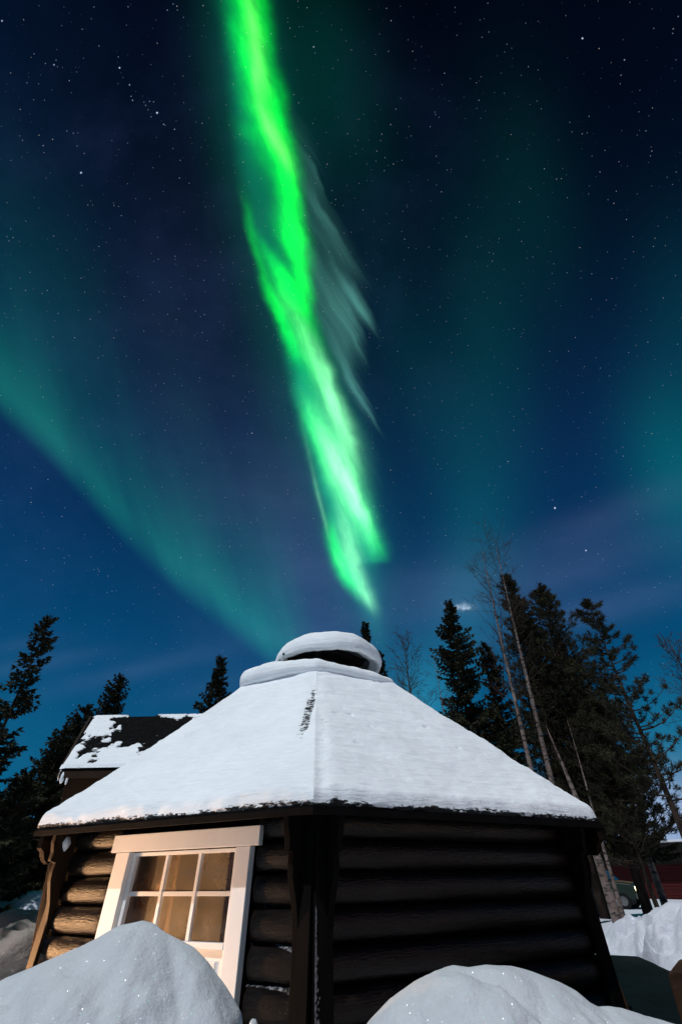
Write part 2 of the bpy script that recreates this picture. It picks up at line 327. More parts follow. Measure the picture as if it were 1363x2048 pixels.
M_MOUND = snow_mat('heaped_snow', (.53, .565, .60), 1.0, .012, 12., 260., .92)
M_BANK = snow_mat('bank_snow', (.60, .62, .68), .9, .03, 6., 45., .95)
M_GROUND = snow_mat('ground_snow', (.60, .64, .70), .0, .03, 4.)
M_SHADESNOW = snow_mat('shaded_snow', (.30, .26, .23), .5, .03, 7., 90., .95)  # snow of the left lumps, their shade put into a darker brown colour
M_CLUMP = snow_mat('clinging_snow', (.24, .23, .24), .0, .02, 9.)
M_LOG = mat('black_stained_log', (.0062, .0048, .0041), .25, .20, .75, 5, .0045, 20, (1, 1, 7))
M_TRIM = mat('black_trim', (.0045, .0040, .0040), .8, .05, .35, 8, .002, 30, (1, 1, .25))
M_BROWN = mat('brown_board', (.016, .0095, .0055), .7, .12, .35, 8, .002, 30, (1, 1, .3))
M_SHING = mat('roof_felt', (.0055, .0055, .006), .95, .05, .5, 30, .006, 60)
M_WHITE = mat('white_paint', (.78, .77, .75), .42, .4, .04, 3, .0008, 60, (1, 1, .3))
M_PINE = mat('pine_board', (.34, .17, .06), .6, .3, .3, 6, .003, 25, (6, 6, .4))
M_BARK = mat('dark_bark', (.045, .032, .024), .9, .1, .5, 12, .02, 14, (1, 1, .3))
M_NEED = mat('spruce_needles', (.020, .021, .011), .8, .1, .6, 1.5)
M_PNEED = mat('pine_needles', (.030, .029, .014), .75, .15, .6, 1.5)
M_TWIG = mat('bare_twigs', (.040, .026, .022), .9, .1, .3, 3)
M_RED = mat('red_boards', (.050, .0045, .004), .7, .2, .35, 1.2, .02, 1.0, (.2, .2, 8))
M_DARK = mat('dark_roofing', (.008, .006, .005), .9, .1, .4, 1)
M_CRATE = mat('brown_crate_board', (.036, .014, .006), .7, .2, .45, 5, .003, 20, (1, 1, 3))
M_DARKGROUND = mat('dark_ground', (.0022, .0062, .0068), .85, .06, .35, 1.2, .02, 6)
M_TYRE = mat('tyre_rubber', (.01, .01, .01), .9, .1)
M_RIM = mat('wheel_rim', (.2, .2, .2), .4, .5, metallic=.8)
M_CAR = mat('green_car_paint', (.006, .018, .011), .35, .5, .2, 2)
M_OCHRE = mat('ochre_panel', (.09, .05, .008), .5, .4, .3, 4)
M_GREY = mat('grey_bumper', (.10, .085, .07), .6, .3, .2, 4)
M_CARGL = mat('car_glass', (.010, .02, .025), .12, .6, .1, 2)
def birch_bark():
    M = bpy.data.materials.new('birch_bark'); M.use_nodes = True; t = M.node_tree; q = G(t); b = t.nodes['Principled BSDF']
    co = q.n('ShaderNodeTexCoord').outputs['Object']
    a = q.noise(q.v('MULTIPLY', co, (3.0, 3.0, 9.0)), 1.4, 4, .65).outputs[0]
    big = q.noise(co, 1.6, 3, .6).outputs[0]
    lightc = q.ramp(big, [(.3, (.095, .060, .046)), (.65, (.23, .175, .15))])
    mx = q.n('ShaderNodeMix', data_type='RGBA'); q.put(mx.inputs[0], q.sstep(.50, .60, a)); q.put(mx.inputs[6], lightc); mx.inputs[7].default_value = (.018, .015, .014, 1)
    q.put(b.inputs['Base Color'], mx.outputs[2]); b.inputs['Roughness'].default_value = .85
    bp = q.n('ShaderNodeBump'); bp.inputs['Distance'].default_value = .02; q.put(bp.inputs['Height'], a); q.put(b.inputs['Normal'], bp.outputs[0])
    return M
M_BIRCH = birch_bark()
def emit(name, col, s):
    M = bpy.data.materials.new(name); M.use_nodes = True; t = M.node_tree; t.nodes.clear(); q = G(t)
    e = q.n('ShaderNodeEmission'); e.inputs[0].default_value = (*col, 1); e.inputs[1].default_value = s
    q.put(q.n('ShaderNodeOutputMaterial').inputs[0], e.outputs[0]); return M
def frost_mat():
    M = bpy.data.materials.new('thin_frost'); M.use_nodes = True; t = M.node_tree; t.nodes.clear(); q = G(t)
    co = q.n('ShaderNodeTexCoord').outputs['Object']; n1 = q.noise(co, 55.0, 5, .75).outputs[0]; n2 = q.noise(co, 9.0, 3, .6).outputs[0]
    tr = q.n('ShaderNodeBsdfTransparent'); df = q.n('ShaderNodeBsdfDiffuse'); df.inputs[0].default_value = (.55, .56, .60, 1)
    m1 = q.n('ShaderNodeMixShader'); q.put(m1.inputs[0], q.m('MULTIPLY', q.m('MULTIPLY', q.sstep(.40, .66, n1), q.sstep(.25, .62, n2)), .6)); q.put(m1.inputs[1], tr.outputs[0]); q.put(m1.inputs[2], df.outputs[0])
    q.put(q.n('ShaderNodeOutputMaterial').inputs[0], m1.outputs[0]); return M
M_FROST = frost_mat()
def pane_mat():
    M = bpy.data.materials.new('frosted_pane'); M.use_nodes = True; t = M.node_tree; t.nodes.clear(); q = G(t)
    co = q.n('ShaderNodeTexCoord').outputs['Object']; n1 = q.noise(co, 3.5, 5, .65).outputs[0]
    tr = q.n('ShaderNodeBsdfTransparent'); tr.inputs[0].default_value = (.80, .74, .66, 1)
    d1 = q.n('ShaderNodeBsdfDiffuse'); d1.inputs[0].default_value = (.16, .13, .11, 1)
    d2 = q.n('ShaderNodeBsdfTranslucent'); d2.inputs[0].default_value = (.70, .58, .44, 1)
    df = q.n('ShaderNodeMixShader'); df.inputs[0].default_value = .6; q.put(df.inputs[1], d1.outputs[0]); q.put(df.inputs[2], d2.outputs[0])
    gl = q.n('ShaderNodeBsdfGlossy'); gl.inputs['Roughness'].default_value = .06; gl.inputs[0].default_value = (.9, .9, .9, 1)
    m1 = q.n('ShaderNodeMixShader'); q.put(m1.inputs[0], q.m('MULTIPLY_ADD', q.sstep(.3, .75, n1), .30, .24)); q.put(m1.inputs[1], tr.outputs[0]); q.put(m1.inputs[2], df.outputs[0])
    fr = q.n('ShaderNodeFresnel'); fr.inputs[0].default_value = 1.5
    m2 = q.n('ShaderNodeMixShader'); q.put(m2.inputs[0], fr.outputs[0]); q.put(m2.inputs[1], m1.outputs[0]); q.put(m2.inputs[2], gl.outputs[0])
    q.put(q.n('ShaderNodeOutputMaterial').inputs[0], m2.outputs[0]); return M
M_PANE = pane_mat()

# ------------------------------------------------------------------ ground
def ground_z(x, y):
    d = math.hypot(x, y)
    z = -0.45*min(1, max(0, (d-12)/20.0))
    z += .05*fbm(x*.35, y*.35, 2.0)*min(1, d/6)+.10*fbm(x*.08, y*.08, 5)*min(1, d/25)
    if d > 70: z += (d-70)*.004
    return z
gm = MB()
rr = [0.0]+[0.35*1.085**i for i in range(100)]
NA = 120; gm.v.append((0, 0, ground_z(0, 0)-.1))
for r_ in rr[1:]:
    for j in range(NA):
        a = 2*math.pi*j/NA; x, y = r_*math.cos(a), r_*math.sin(a); gm.v.append((x, y, ground_z(x, y)))
for j in range(NA): gm.f.append((0, 1+j, 1+(j+1) % NA))
for i in range(len(rr)-2):
    for j in range(NA): gm.f.append((1+i*NA+j, 1+(i+1)*NA+j, 1+(i+1)*NA+(j+1) % NA, 1+i*NA+(j+1) % NA))
o = gm.build('snow_ground', M_GROUND, smooth=True); tag(o, 'snow covered ground around the hut', kind='structure')

# strip of very dark ground right of the hut
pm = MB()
def strip_pt(u, v):
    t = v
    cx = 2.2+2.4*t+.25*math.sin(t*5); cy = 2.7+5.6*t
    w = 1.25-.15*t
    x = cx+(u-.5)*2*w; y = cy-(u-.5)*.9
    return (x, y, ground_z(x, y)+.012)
pm.grid(strip_pt, 24, 40); o = pm.build('ground_strip', M_DARKGROUND, smooth=True); tag(o, 'dark strip of ground between the hut and the snow bank', kind='structure')

# ------------------------------------------------------------------ grill hut
HC = Vector((-.20, 5.08, 0)); PHI = R(.86)
RE, ZE, RTOP, ZT, RW = 2.30, 1.15, .855, 2.34, 2.03
RC = Vector((-.265, 5.10, 0))                     # centre of the roof opening
def corner(i, rad, z=0.0, c=HC):
    a = -math.pi/2+PHI+i*math.pi/3
    return Vector((c.x+rad*math.cos(a), c.y+rad*math.sin(a), z))
hut = empty('grill_hut', HC, 'hexagonal black log hut with a wide roof under snow', 'hut')
LEAN = .03
def wall_frame(i):
    """wall between corner i and i+1: origin at corner i, along, outward normal"""
    a, b = corner(i, RW), corner(i+1, RW); s = (b-a).normalized(); n = Vector((s.y, -s.x, 0))
    return a, s, n, (b-a).length
def wpt(fr, s, q, z): a, sv, n, L = fr; return a+sv*s+n*(q-LEAN*(z-.5))+Vector((0, 0, z))
PITCHZ = .1415; ROW0 = -.245
def log_pt(fr, s, a, z0, seed, sc=1.0, lift=0.0):
    h = PITCHZ; hk = .985+.05*nz(seed*1.7, 3.3)
    wv = .011*nz(s*1.3, seed*7.3)+.004*nz(s*6, seed*2.3); wz = .007*nz(s*1.2, seed*3.1+50)
    q = .004+(.062*sc+wv)*max(0, math.cos(a))**.75+lift
    return wpt(fr, s, q, z0+h/2+wz+(h/2*min(1.0, hk)+lift)*math.sin(a)*(1.0 if sc > .99 else .8+.2*sc))
def log_mesh(mb, fr, s0, s1, z0, seed, r0=False, r1=False):
    h = PITCHZ; hk = .985+.05*nz(seed*1.7, 3.3); n = max(6, int((s1-s0)/.06)); dep = .062; NP = 11
    k = len(mb.v); ss = []
    for e in range(n+1): ss.append(s0+(s1-s0)*e/n)
    if r0: ss = [s0, s0+.006, s0+.016, s0+.03]+[x for x in ss if x > s0+.035]
    if r1: ss = [x for x in ss if x < s1-.035]+[s1-.03, s1-.016, s1-.006, s1]
    for s in ss:
        sc = 1.0
        if r0: sc = min(sc, math.sqrt(max(0, 1-max(0, 1-(s-s0)/.03)**2))*.45+.55)
        if r1: sc = min(sc, math.sqrt(max(0, 1-max(0, 1-(s1-s)/.03)**2))*.45+.55)
        wv = .011*nz(s*1.3, seed*7.3)+.004*nz(s*6, seed*2.3); wz = .007*nz(s*1.2, seed*3.1+50)
        for j in range(NP):
            a = -math.pi/2+math.pi*j/(NP-1)
            mb.v.append(tuple(log_pt(fr, s, a, z0, seed, sc)))
    m_ = len(ss)
    for i in range(m_-1):
        for j in range(NP-1): mb.f.append((k+i*NP+j, k+(i+1)*NP+j, k+(i+1)*NP+j+1, k+i*NP+j+1))
    mb.f.append(tuple(k+j for j in range(NP))); mb.f.append(tuple(k+(m_-1)*NP+j for j in range(NP))[::-1])
DS0, DS1 = .375, 1.475          # door casing, measured from the front corner along the left wall
# corner order: 0 = front corner, 1 = right, 5 = left ; wall 0 = front right, wall 5 = front left (corner 5 -> corner 0)
for i in range(6):
    fr = wall_frame(i); L = fr[3]; mb = MB(); mb2 = MB(); bk = MB()
    for r_ in range(10):
        z0 = ROW0+r_*PITCHZ
        if i == 5:
            a0, a1 = L-DS1, L-DS0
            log_mesh(mb2, fr, .02, a0-.008, z0, i*20+r_, r1=True); log_mesh(mb, fr, a1+.012, L-.02, z0, i*20+r_+300, r0=True)
        else: log_mesh(mb, fr, .02, L-.02, z0, i*20+r_)
    w = mb.build('log_wall', M_LOG, hut, smooth=True)
    if mb2.v: mb2.build('log_wall', M_LOG, hut, smooth=True)
    if i == 5:
        for s0, s1, z0, z1 in ((0, a0+.05, ROW0, 1.17), (a1-.05, L, ROW0, 1.17), (a0+.05, a1-.05, 1.0, 1.17)):
            bk.box(wpt(fr, s0, -.045, z0), wpt(fr, s1, -.045, z0)-wpt(fr, s0, -.045, z0), fr[2]*.05, wpt(fr, 0, 0, z1)-wpt(fr, 0, 0, z0))
    else: bk.box(wpt(fr, 0, -.045, ROW0), fr[1]*L, fr[2]*.05, wpt(fr, 0, 0, 1.17)-wpt(fr, 0, 0, ROW0))
    ib = MB(); ib.v = [tuple(Vector(v)-fr[2]*.055) for v in bk.v]; ib.f = list(bk.f); ib.build('inner_board', M_PINE, w)
    dk = MB()
    for v in bk.v: dk.v.append(tuple(Vector(v)+fr[2]*.0015))
    dk.f = list(bk.f); dk.build('wall_backing', M_TRIM, w)
# corner boards (two cover boards meeting in a ridge) and scalloped brackets
BR = [(.0, .60), (.030, .60), (.038, .66), (.045, .70), (.060, .76), (.085, .82), (.105, .87), (.112, .92), (.108, .965), (.150, .975), (.150, 1.02), (.168, 1.07), (.172, 1.12), (.172, 1.165), (.0, 1.165)]
for i in range(6):
    frA = wall_frame((i-1) % 6); frB = wall_frame(i); LA = frA[3]; cb = MB()
    for fr, s0, s1 in ((frA, LA-.062, LA+.035), (frB, -.035, .062)):
        if i == 5 and fr is frA:
            poly = [wpt(fr, LA-.02, q, z) for q, z in ((.0, ROW0), (.035, ROW0), (.035, .3), (.175, 1.16), (.0, 1.16))]; cb.prism(poly, fr[1]*.03); continue
        if i == 5:
            cb.box(wpt(fr, .0, .066, ROW0), fr[1]*.062, fr[2]*.028, wpt(fr, 0, 0, 1.16)-wpt(fr, 0, 0, ROW0)); continue
        cb.box(wpt(fr, s0, .066, ROW0), fr[1]*(s1-s0), fr[2]*.028, wpt(fr, 0, 0, 1.16)-wpt(fr, 0, 0, ROW0))
    o = cb.build('corner_post', M_BROWN if i in (5,) else M_TRIM, hut, bevel=.003)  # left corner parts in brown: the lamp's warm tone put into their colour
    for fr, s in ((frA, LA-.066), (frB, .030)):
        if i == 5 and fr is frA: continue
        b = MB(); poly = [wpt(fr, s, .055+q, z) for q, z in BR]; b.prism(poly, fr[1]*.036)
        b.build('bracket', M_BROWN if i in (5,) else M_TRIM, hut, bevel=.004)
# snow clinging to the front corner and dusting the log tops under the eave's drip line
sn = MB(); random.seed(4)
for k in range(420):
    z = .74-.95*random.random()**.75; wdt = (.004+.060*max(0, (.74-z)))*random.random()**1.6
    fr = wall_frame(0); s = -.032+random.uniform(0, wdt)*1.0; c = wpt(fr, s, .0955, z); e = random.uniform(.0012, .0036)
    sn.add([c+fr[2]*.003+Vector((0, 0, e*2.2)), c+fr[1]*e+fr[2]*.001, c-Vector((0, 0, e*2.5))+fr[2]*.001, c-fr[1]*e+fr[2]*.001], [(0, 1, 2, 3)])
for k in range(34):
    fr = wall_frame(0); z = .74-.030*k; e = .0015+.0035*random.random()*min(1, k/8); c = wpt(fr, -.035, .096, z)
    sn.add([c+Vector((0, -.002, .018)), c+fr[1]*e+fr[2]*.002, c-Vector((0, .002, .018)), c-fr[1]*e*.6+fr[2]*.001], [(0, 1, 2, 3)])
o = sn.build('snow_dusting', M_CLUMP, hut); o['kind'] = 'stuff'
fr5 = wall_frame(5); L5 = fr5[3]
for r_, amt in ((6, .55), (5, 1.0), (4, 1.0), (3, 1.0)):
    ds = MB(); ztop = ROW0+r_*PITCHZ+PITCHZ
    for s0, s1 in ((L5-DS0+.02, L5-.07),):
        N_ = 90
        def dust(u, v):
            s = s0+(s1-s0)*u; t = amt*(.20+.22*fbm(s*6, r_*9.13, 1.3)+.35*max(0, (s-L5+.24)/.17)); t = min(.6, max(.06, t))
            a = R(84)-R(76)*t*v
            return log_pt(fr5, s, a, ztop-PITCHZ, 5*20+r_+300, 1.0, .0022)
        ds.grid(dust, N_, 8)
    ds.build('frost_strip', M_FROST, hut, smooth=True)

# door on the front left wall
def dbox(mb, s0, s1, q0, q1, z0, z1):
    """s measured from the front corner"""
    fr = fr5; a = wpt(fr, L5-s1, q0, z0); mb.box(a, fr[1]*(s1-s0), wpt(fr, 0, 0, z1)-wpt(fr, 0, 0, z0), fr[2]*(q1-q0))
door = bpy.data.objects.new('door', None); link(door); door.parent = hut
mb = MB(); dbox(mb, .315, 1.52, .062, .098, 1.008, 1.100); mb.build('lintel_board', M_WHITE, door, bevel=.003)
for a, b in ((.378, .480), (1.350, 1.475)):
    mb = MB(); dbox(mb, a, b, .045, .090, -.2, 1.006); mb.build('door_casing', M_WHITE, door, bevel=.003)
leaf = MB()
for s0, s1, z0, z1, q in ((.482, .512, -.2, 1.004, .058), (1.318, 1.348, -.2, 1.004, .058), (.512, 1.318, .985, 1.004, .058), (.512, 1.318, .575, .602, .060), (.512, 1.318, -.2, .0, .055)):
    dbox(leaf, s0, s1, .012, q, z0, z1)
dbox(leaf, .512, 1.318, .015, .040, .0, .575); dbox(leaf, .565, 1.265, .040, .047, .05, .530)
leaf.build('door_leaf', M_WHITE, door, bevel=.003)
mt = MB()
for s in (.512+(.806)/3, .512+.806*2/3): dbox(mt, s-.012, s+.012, .020, .050, .602, .985)
xs = [.512, .512+.806/3-.012, .512+.806/3+.012, .512+.806*2/3-.012, .512+.806*2/3+.012, 1.318]
for k in (0, 2, 4): dbox(mt, xs[k], xs[k+1], .020, .047, .790, .812)
mt.build('muntin', M_WHITE, door, bevel=.002)
for k in (0, 2, 4):
    for z0, z1 in ((.602, .790), (.812, .985)):
        mb = MB(); mb.add([wpt(fr5, L5-xs[k+1], .030, z0), wpt(fr5, L5-xs[k], .030, z0), wpt(fr5, L5-xs[k], .030, z1), wpt(fr5, L5-xs[k+1], .030, z1)], [(0, 1, 2, 3)]); mb.build('pane', M_PANE, door)
# hut interior seen through the panes
mb = MB(); mb.prism([corner(i, RW-.05, -.24) for i in range(6)], (0, 0, .03)); mb.build('floor_board', M_PINE, hut)
mb = MB()
for s0, s1 in ((.30, .62), (1.10, 1.45)):
    a = wpt(fr5, L5-s1, -.10, .2); mb.box(a, fr5[1]*(s1-s0), fr5[2]*-.03, (0, 0, .95))
mb.build('inner_panel', M_PINE, hut)
mb = MB(); dbox(mb, .2, 1.6, -.75, -.40, .36, .40); mb.build('bench', M_PINE, hut)
mb = MB(); dbox(mb, .0, 1.9, -1.6, -1.55, -.2, 1.3); mb.build('inner_partition', M_PINE, hut)
mb = MB(); c = wpt(fr5, L5-.85, -.60, .47); mb.lathe(c, [(.005, -.03), (.028, -.01), (.03, .01), (.01, .035)], 12); mb.build('lamp_bulb', emit('bulb_glow', (1.0, .64, .34), 620.0), hut)

# roof: felt shingles
rf = MB()
for i in range(6):
    a, b = corner(i, RE, ZE), corner(i+1, RE, ZE); c, d = corner(i+1, RTOP, ZT, RC), corner(i, RTOP, ZT, RC)
    NR = 16
    for r_ in range(NR):
        t0, t1 = r_/NR, (r_+1)/NR
        p, q = a.lerp(d, t0), b.lerp(c, t0); p2, q2 = a.lerp(d, t1), b.lerp(c, t1)
        lift = Vector((0, 0, .006))
        rf.add([p+lift, q+lift, q2, p2, p-Vector((0, 0, .004)), q-Vector((0, 0, .004))], [(0, 1, 2, 3), (4, 5, 1, 0)])
    top = MB()
mb_lid = [corner(i, RTOP, ZT-.004, RC) for i in range(6)]; rf.add(mb_lid, [(0, 1, 2, 3, 4, 5)])
rf.build('roof', M_SHING, hut)
# eave board and soffit
ev = MB()
for i in range(6):
    h = .030 if i in (0, 5) else (.048)
    a, b = corner(i, RE+.012, ZE-.004), corner(i+1, RE+.012, ZE-.004); ai, bi = corner(i, RE-.03, ZE-.004), corner(i+1, RE-.03, ZE-.004)
    ev.prism([a, b, bi, ai], (0, 0, -h))
    so_ = [corner(i, RE-.03, ZE-.012), corner(i+1, RE-.03, ZE-.012), corner(i+1, RW-.06, ZE+.02), corner(i, RW-.06, ZE+.02)]; ev.add(so_, [(0, 1, 2, 3)])
ev.build('eave_board', M_TRIM, hut)
# deep fascia boards with a swept lower end on the two side eaves
for i, far, mm in ((1, 2, M_BROWN), (5, 4, M_BROWN)):
    a, b = corner(i, RE-.035, 0), corner(far, RE-.035, 0); d = (b-a).normalized(); fb = MB()
    prof = [(0, 1.13), (1.9, 1.13), (1.9, 1.03), (.30, 1.03), (.22, .985), (.16, .965), (.10, .985), (.05, 1.03), (0, 1.05)]
    poly = [Vector((a.x, a.y, 0))+d*s+Vector((0, 0, z)) for s, z in prof]; off = Vector((d.y, -d.x, 0))*.03
    fb.prism(poly, off); fb.build('fascia', mm, hut)

# snow on the roof: a height field over the felt that dips below it where the roof is bare
def roof_snow(i, nu, nv):
    a, b = corner(i, RE, ZE), corner(i+1, RE, ZE); c, d = corner(i+1, RTOP, ZT, RC), corner(i, RTOP, ZT, RC)
    L = (a.lerp(b, .5)-c.lerp(d, .5)).length
    def fn(u, v):
        v2 = 1.008*v**1.35
        p = a.lerp(b, u); q = d.lerp(c, u); P = p.lerp(q, v2)
        dist = v2*L+.030
        x, y, z = P
        ex, ey = p.x, p.y
        rag = .016*fbm(ex*3, ey*3, 1.0)+.010*nz(x*11, y*11, z*11)
        t = .062+.034*fbm(x*1.3, y*1.3, z*1.3+9)+.006*fbm(x*7, y*7, z*12)
        edge = dist-.034-rag
        if edge < .055: t = t*math.sin(max(0, edge/.055)*math.pi/2)**.8 if edge > 0 else max(-.004, edge*.3)
        thin = max(0, min(1, .88-edge/.026))
        # shingle courses ghosting through, slight slumps
        t += (.0050*nz(x*2.2+y*2.0, v2*30.0, 3)+.0032*nz(x*1.6+y, v2*80.0, 8)+.006*fbm(x*4+y*1.5, v2*16, 11)-.010*max(0, nz(x*3.1, y*3.1, v2*11)-.35))*min(1, max(0, edge)*12)
        # bare patch along the front hip near the top
        hip = None
        if i == 0: hip = u
        if i == 5: hip = 1-u
        if hip is not None:
            w = hip*(1-v2*.63)*RE
            off = (w if i == 0 else -w)
            hv = math.exp(-((v2-.56)/.27)**4)
            cx = -.19*max(0, .86-v2)-.004
            bare = hv*math.exp(-((off-cx)/.050)**2)*(1.30+.28*fbm(x*9, y*9, z*16))
            t -= .014*min(1, bare)
            thin = max(thin, min(.61, bare*.64))
            t += .016*math.exp(-(off/.10)**2)*fbm(v2*7, 3.1, 7)-.022*math.exp(-(off/.075)**2)
            # low drift along the hip line
            t += .012*math.exp(-((off+.02)/.05)**2)*max(0, 1-v2*1.5)-.012*math.exp(-((off-.05)/.05)**2)*max(0, 1-v2*1.3)
        t -= .05*max(0, nz(x*9, y*9, z*22+40)-.62)*3*(1 if v2 > .3 else 0)
        thin = max(thin, .40*max(0, fbm(x*3.2, y*3.2, v2*13+5)-.22))
        THIN.append(thin)
        if v == 0: return p.lerp(q, .012)-Vector((0, 0, .012))
        out = (p-q); out.z = 0; out.normalize()
        return P+Vector((0, 0, t))+out*max(0, t)*.25*max(0, 1-v2*14)
    return fn, nu, nv
rs = MB()
for i in range(6):
    nu, nv = (240, 170) if i in (0, 5) else (60, 60)
    fn, _, _ = roof_snow(i, nu, nv); rs.grid(fn, nu, nv)
def thin_attr(o):
    at = o.data.attributes.new('thin', 'FLOAT', 'POINT'); at.data.foreach_set('value', THIN[:len(o.data.vertices)]); THIN.clear()
rsn = rs.build('roof_snow', M_RSNOW, hut, smooth=True); thin_attr(rsn)
bm_ = bmesh.new(); bm_.from_mesh(rsn.data); bmesh.ops.remove_doubles(bm_, verts=bm_.verts, dist=.0006); bm_.to_mesh(rsn.data); bm_.free()
# snow roll round the roof opening
TH0 = -math.pi/2+PHI
def ring_rad(a, rad):
    """hexagon radius at angle a"""
    k = ((a-TH0) % (math.pi/3))-math.pi/6; return rad*math.cos(math.pi/6)/math.cos(k)
rg = MB()
def ring(u, v):
    a = 2*math.pi*u; b = 2*math.pi*v
    ca, sa = math.cos(a), math.sin(a)
    left = .5-.5*math.cos(a)                      # 1 at the left side
    hgt = .050+.062*left**1.5+.020*nz(ca*2.2, sa*2.2, 4)+.008*nz(ca*9, sa*9, 2)
    rad = .55*ring_rad(a, RTOP*.93)+.45*RTOP*.89+.02*left+.025*nz(ca*2, sa*2, 9)+.010*nz(ca*8, sa*8, 1)
    wid = .135+.02*left
    cb, sb = math.cos(b), math.sin(b)
    r_ = rad-.045+wid*math.copysign(abs(cb)**.75, cb); z = ZT+.075+.03*left+hgt*math.copysign(abs(sb)**.75, sb)+.025*left
    if sb < 0: z = max(z, ZT+.01)
    z -= .30*max(0, r_-rad)
    return (RC.x+r_*ca, RC.y+r_*sa, z)
rg.grid(ring, 160, 24); rg.build('collar_snow', M_SNOW, hut, smooth=True)
hood = MB(); hood.lathe(RC, [(.30, ZT-.02), (.30, 2.72), (.50, 2.70), (.53, 2.735), (.05, 3.0)], 6); hd = hood.build('smoke_hood', M_SHING, hut)
for i in range(6):
    hp = MB(); c = corner(i, .46, ZT-.02, RC); hp.box(c-Vector((.03, .03, 0)), (.06, 0, 0), (0, .06, 0), (0, 0, .40)); hp.build('hood_post', M_TRIM, hut)
cp = MB()
def cap(u, v):
    a = 2*math.pi*u; ca, sa = math.cos(a), math.sin(a); j = .018*nz(ca*1.7, sa*1.7, 3)+.010*nz(ca*5, sa*5, 7)
    prof = [(.0, .30), (.12, .297), (.24, .285), (.36, .258), (.45, .218), (.525, .160), (.560, .10), (.572, .045), (.566, .0), (.548, -.022), (.52, -.018), (.49, .0), (.44, .025)]
    x = v*(len(prof)-1); k = min(int(x), len(prof)-2); f = x-k
    r_ = prof[k][0]*(1-f)+prof[k+1][0]*f; z = prof[k][1]*(1-f)+prof[k+1][1]*f
    w = min(1, r_/.45); sc_ = 1.04+j*w*1.6
    z += w*(.020*nz(ca*2.6, sa*2.6, 12)+.012*nz(ca*7, sa*7, 15)*(1 if v > .55 else .3))
    return (RC.x+.10+r_*sc_*ca, RC.y+r_*sc_*sa, 2.715+z)
cp.grid(cap, 128, 48); cp.build('hood_snow', M_SNOW, hd, smooth=True)

# sleeping alcove on the left wall with its own gabled roof
AXE, AXR = -2.30, -2.46         # end of the eave and of the ridge: the gable leans outward
AX0, AX1, AY, AHW, AZE, AZR = -2.34, -1.0, 4.72, .52, 1.60, 2.12
al = bpy.data.objects.new('alcove', None); link(al); al.parent = hut
mb = MB(); x0 = AX0+.16
aw = [(-2.10, AY-.42, .0), (-2.315, AY-.42, 1.62), (-2.40, AY, 2.02), (-2.315, AY+.42, 1.62), (-2.10, AY+.42, 0)]
mb.add(aw+[(-1.0, p[1], p[2]) for p in aw], [(0, 1, 2, 3, 4)]+[(i, 5+i, 5+(i+1) % 5, (i+1) % 5) for i in range(5)]); mb.build('alcove_wall', M_BROWN, al, bevel=.004)
mb = MB()
for s in (-1, 1):
    e = Vector((AXE, AY+s*AHW, AZE)); rdg = Vector((AXR, AY, AZR)); dn = Vector((0, 0, -.05)); e2 = Vector((AX1, e.y, e.z)); r2 = Vector((AX1, AY, AZR))
    mb.add([e, rdg, r2, e2, e+dn, rdg+dn, r2+dn, e2+dn], [(0, 1, 2, 3), (7, 6, 5, 4), (0, 4, 5, 1), (3, 7, 4, 0)])
mb.build('alcove_roof', M_SHING, al)
mb = MB()
for s in (-1, 1):
    e = Vector((AXE-.022, AY+s*(AHW+.004), AZE-.052)); rdg = Vector((AXR-.022, AY, AZR+.012)); dn = Vector((0, 0, -.075)); mb.prism([e+Vector((0, 0, .045)), rdg, rdg+dn, e+dn*.4], (.02, 0, 0))
mb.box((AXE, AY-AHW-.018, AZE-.085), (1.0, 0, 0), (0, .016, 0), (0, 0, .05))
mb.build('verge_board', M_BROWN, al)
mb = MB()
def al_snow(u, v):
    s = v; xe = AXE+(AXR-AXE)*min(1, s)-.015; x = xe+(AX1-xe)*u; P = Vector((x, AY-AHW-.015, AZE-.02)).lerp(Vector((x, AY+.02, AZR)), s)
    n = fbm(x*3.1+1.3, s*3.4, 2.2, 4)
    edge = min((x-xe)/.05, 1)
    # the middle of the slope has slid bare, snow stays along the eave, the verge and by the main roof
    m_ = .70-1.9*math.exp(-((x-(AX0+.38))/.24)**2-((s-.72)/.26)**2)-.72*math.exp(-((x-(AX0+.70))/.28)**2-((s-.48)/.20)**2)-.5*math.exp(-((x-(AX0+.80))/.25)**2-((s-.15)/.14)**2)+1.5*n+.8*nz(x*9, s*7, 4)+.45*nz(x*24, s*18, 7)
    t = max(-.03, min(.022, .05*m_))*edge-(.02 if edge < .3 else 0)
    t *= min(1, .35+s/.05)
    THIN.append(max(0, min(1.0, 1.0-m_*1.35)))
    t = max(t, .003)
    return P+Vector((0, -.3*t, t))
mb.grid(al_snow, 150, 100); thin_attr(mb.build('alcove_snow', M_RSNOW, al, smooth=True))
for s_, w, z_ in ((.0, .028, .0), (.07, .016, -.01), (-.05, .011, .02)):
    mb = MB(); mb.lathe((AXE+.03+s_*.6, AY-AHW-.01, AZE-.06+z_), [(w*.25, -.06), (w*.6, -.04), (w*.5, .0), (w*.3, .02)], 9); mb.build('snow_clump', M_SNOW, al, smooth=True)
cL = corner(5, RE-.08, 0)
for dx, dy, z_, w in ((.06, .02, 1.085, .030), (.16, -.03, 1.075, .034)):
    mb = MB(); mb.lathe((cL.x+dx, cL.y+dy, z_), [(w*.15, -.05), (w*.7, -.025), (w, .0), (w*.5, .035)], 9); mb.build('snow_clump', M_SNOW, hut, smooth=True)

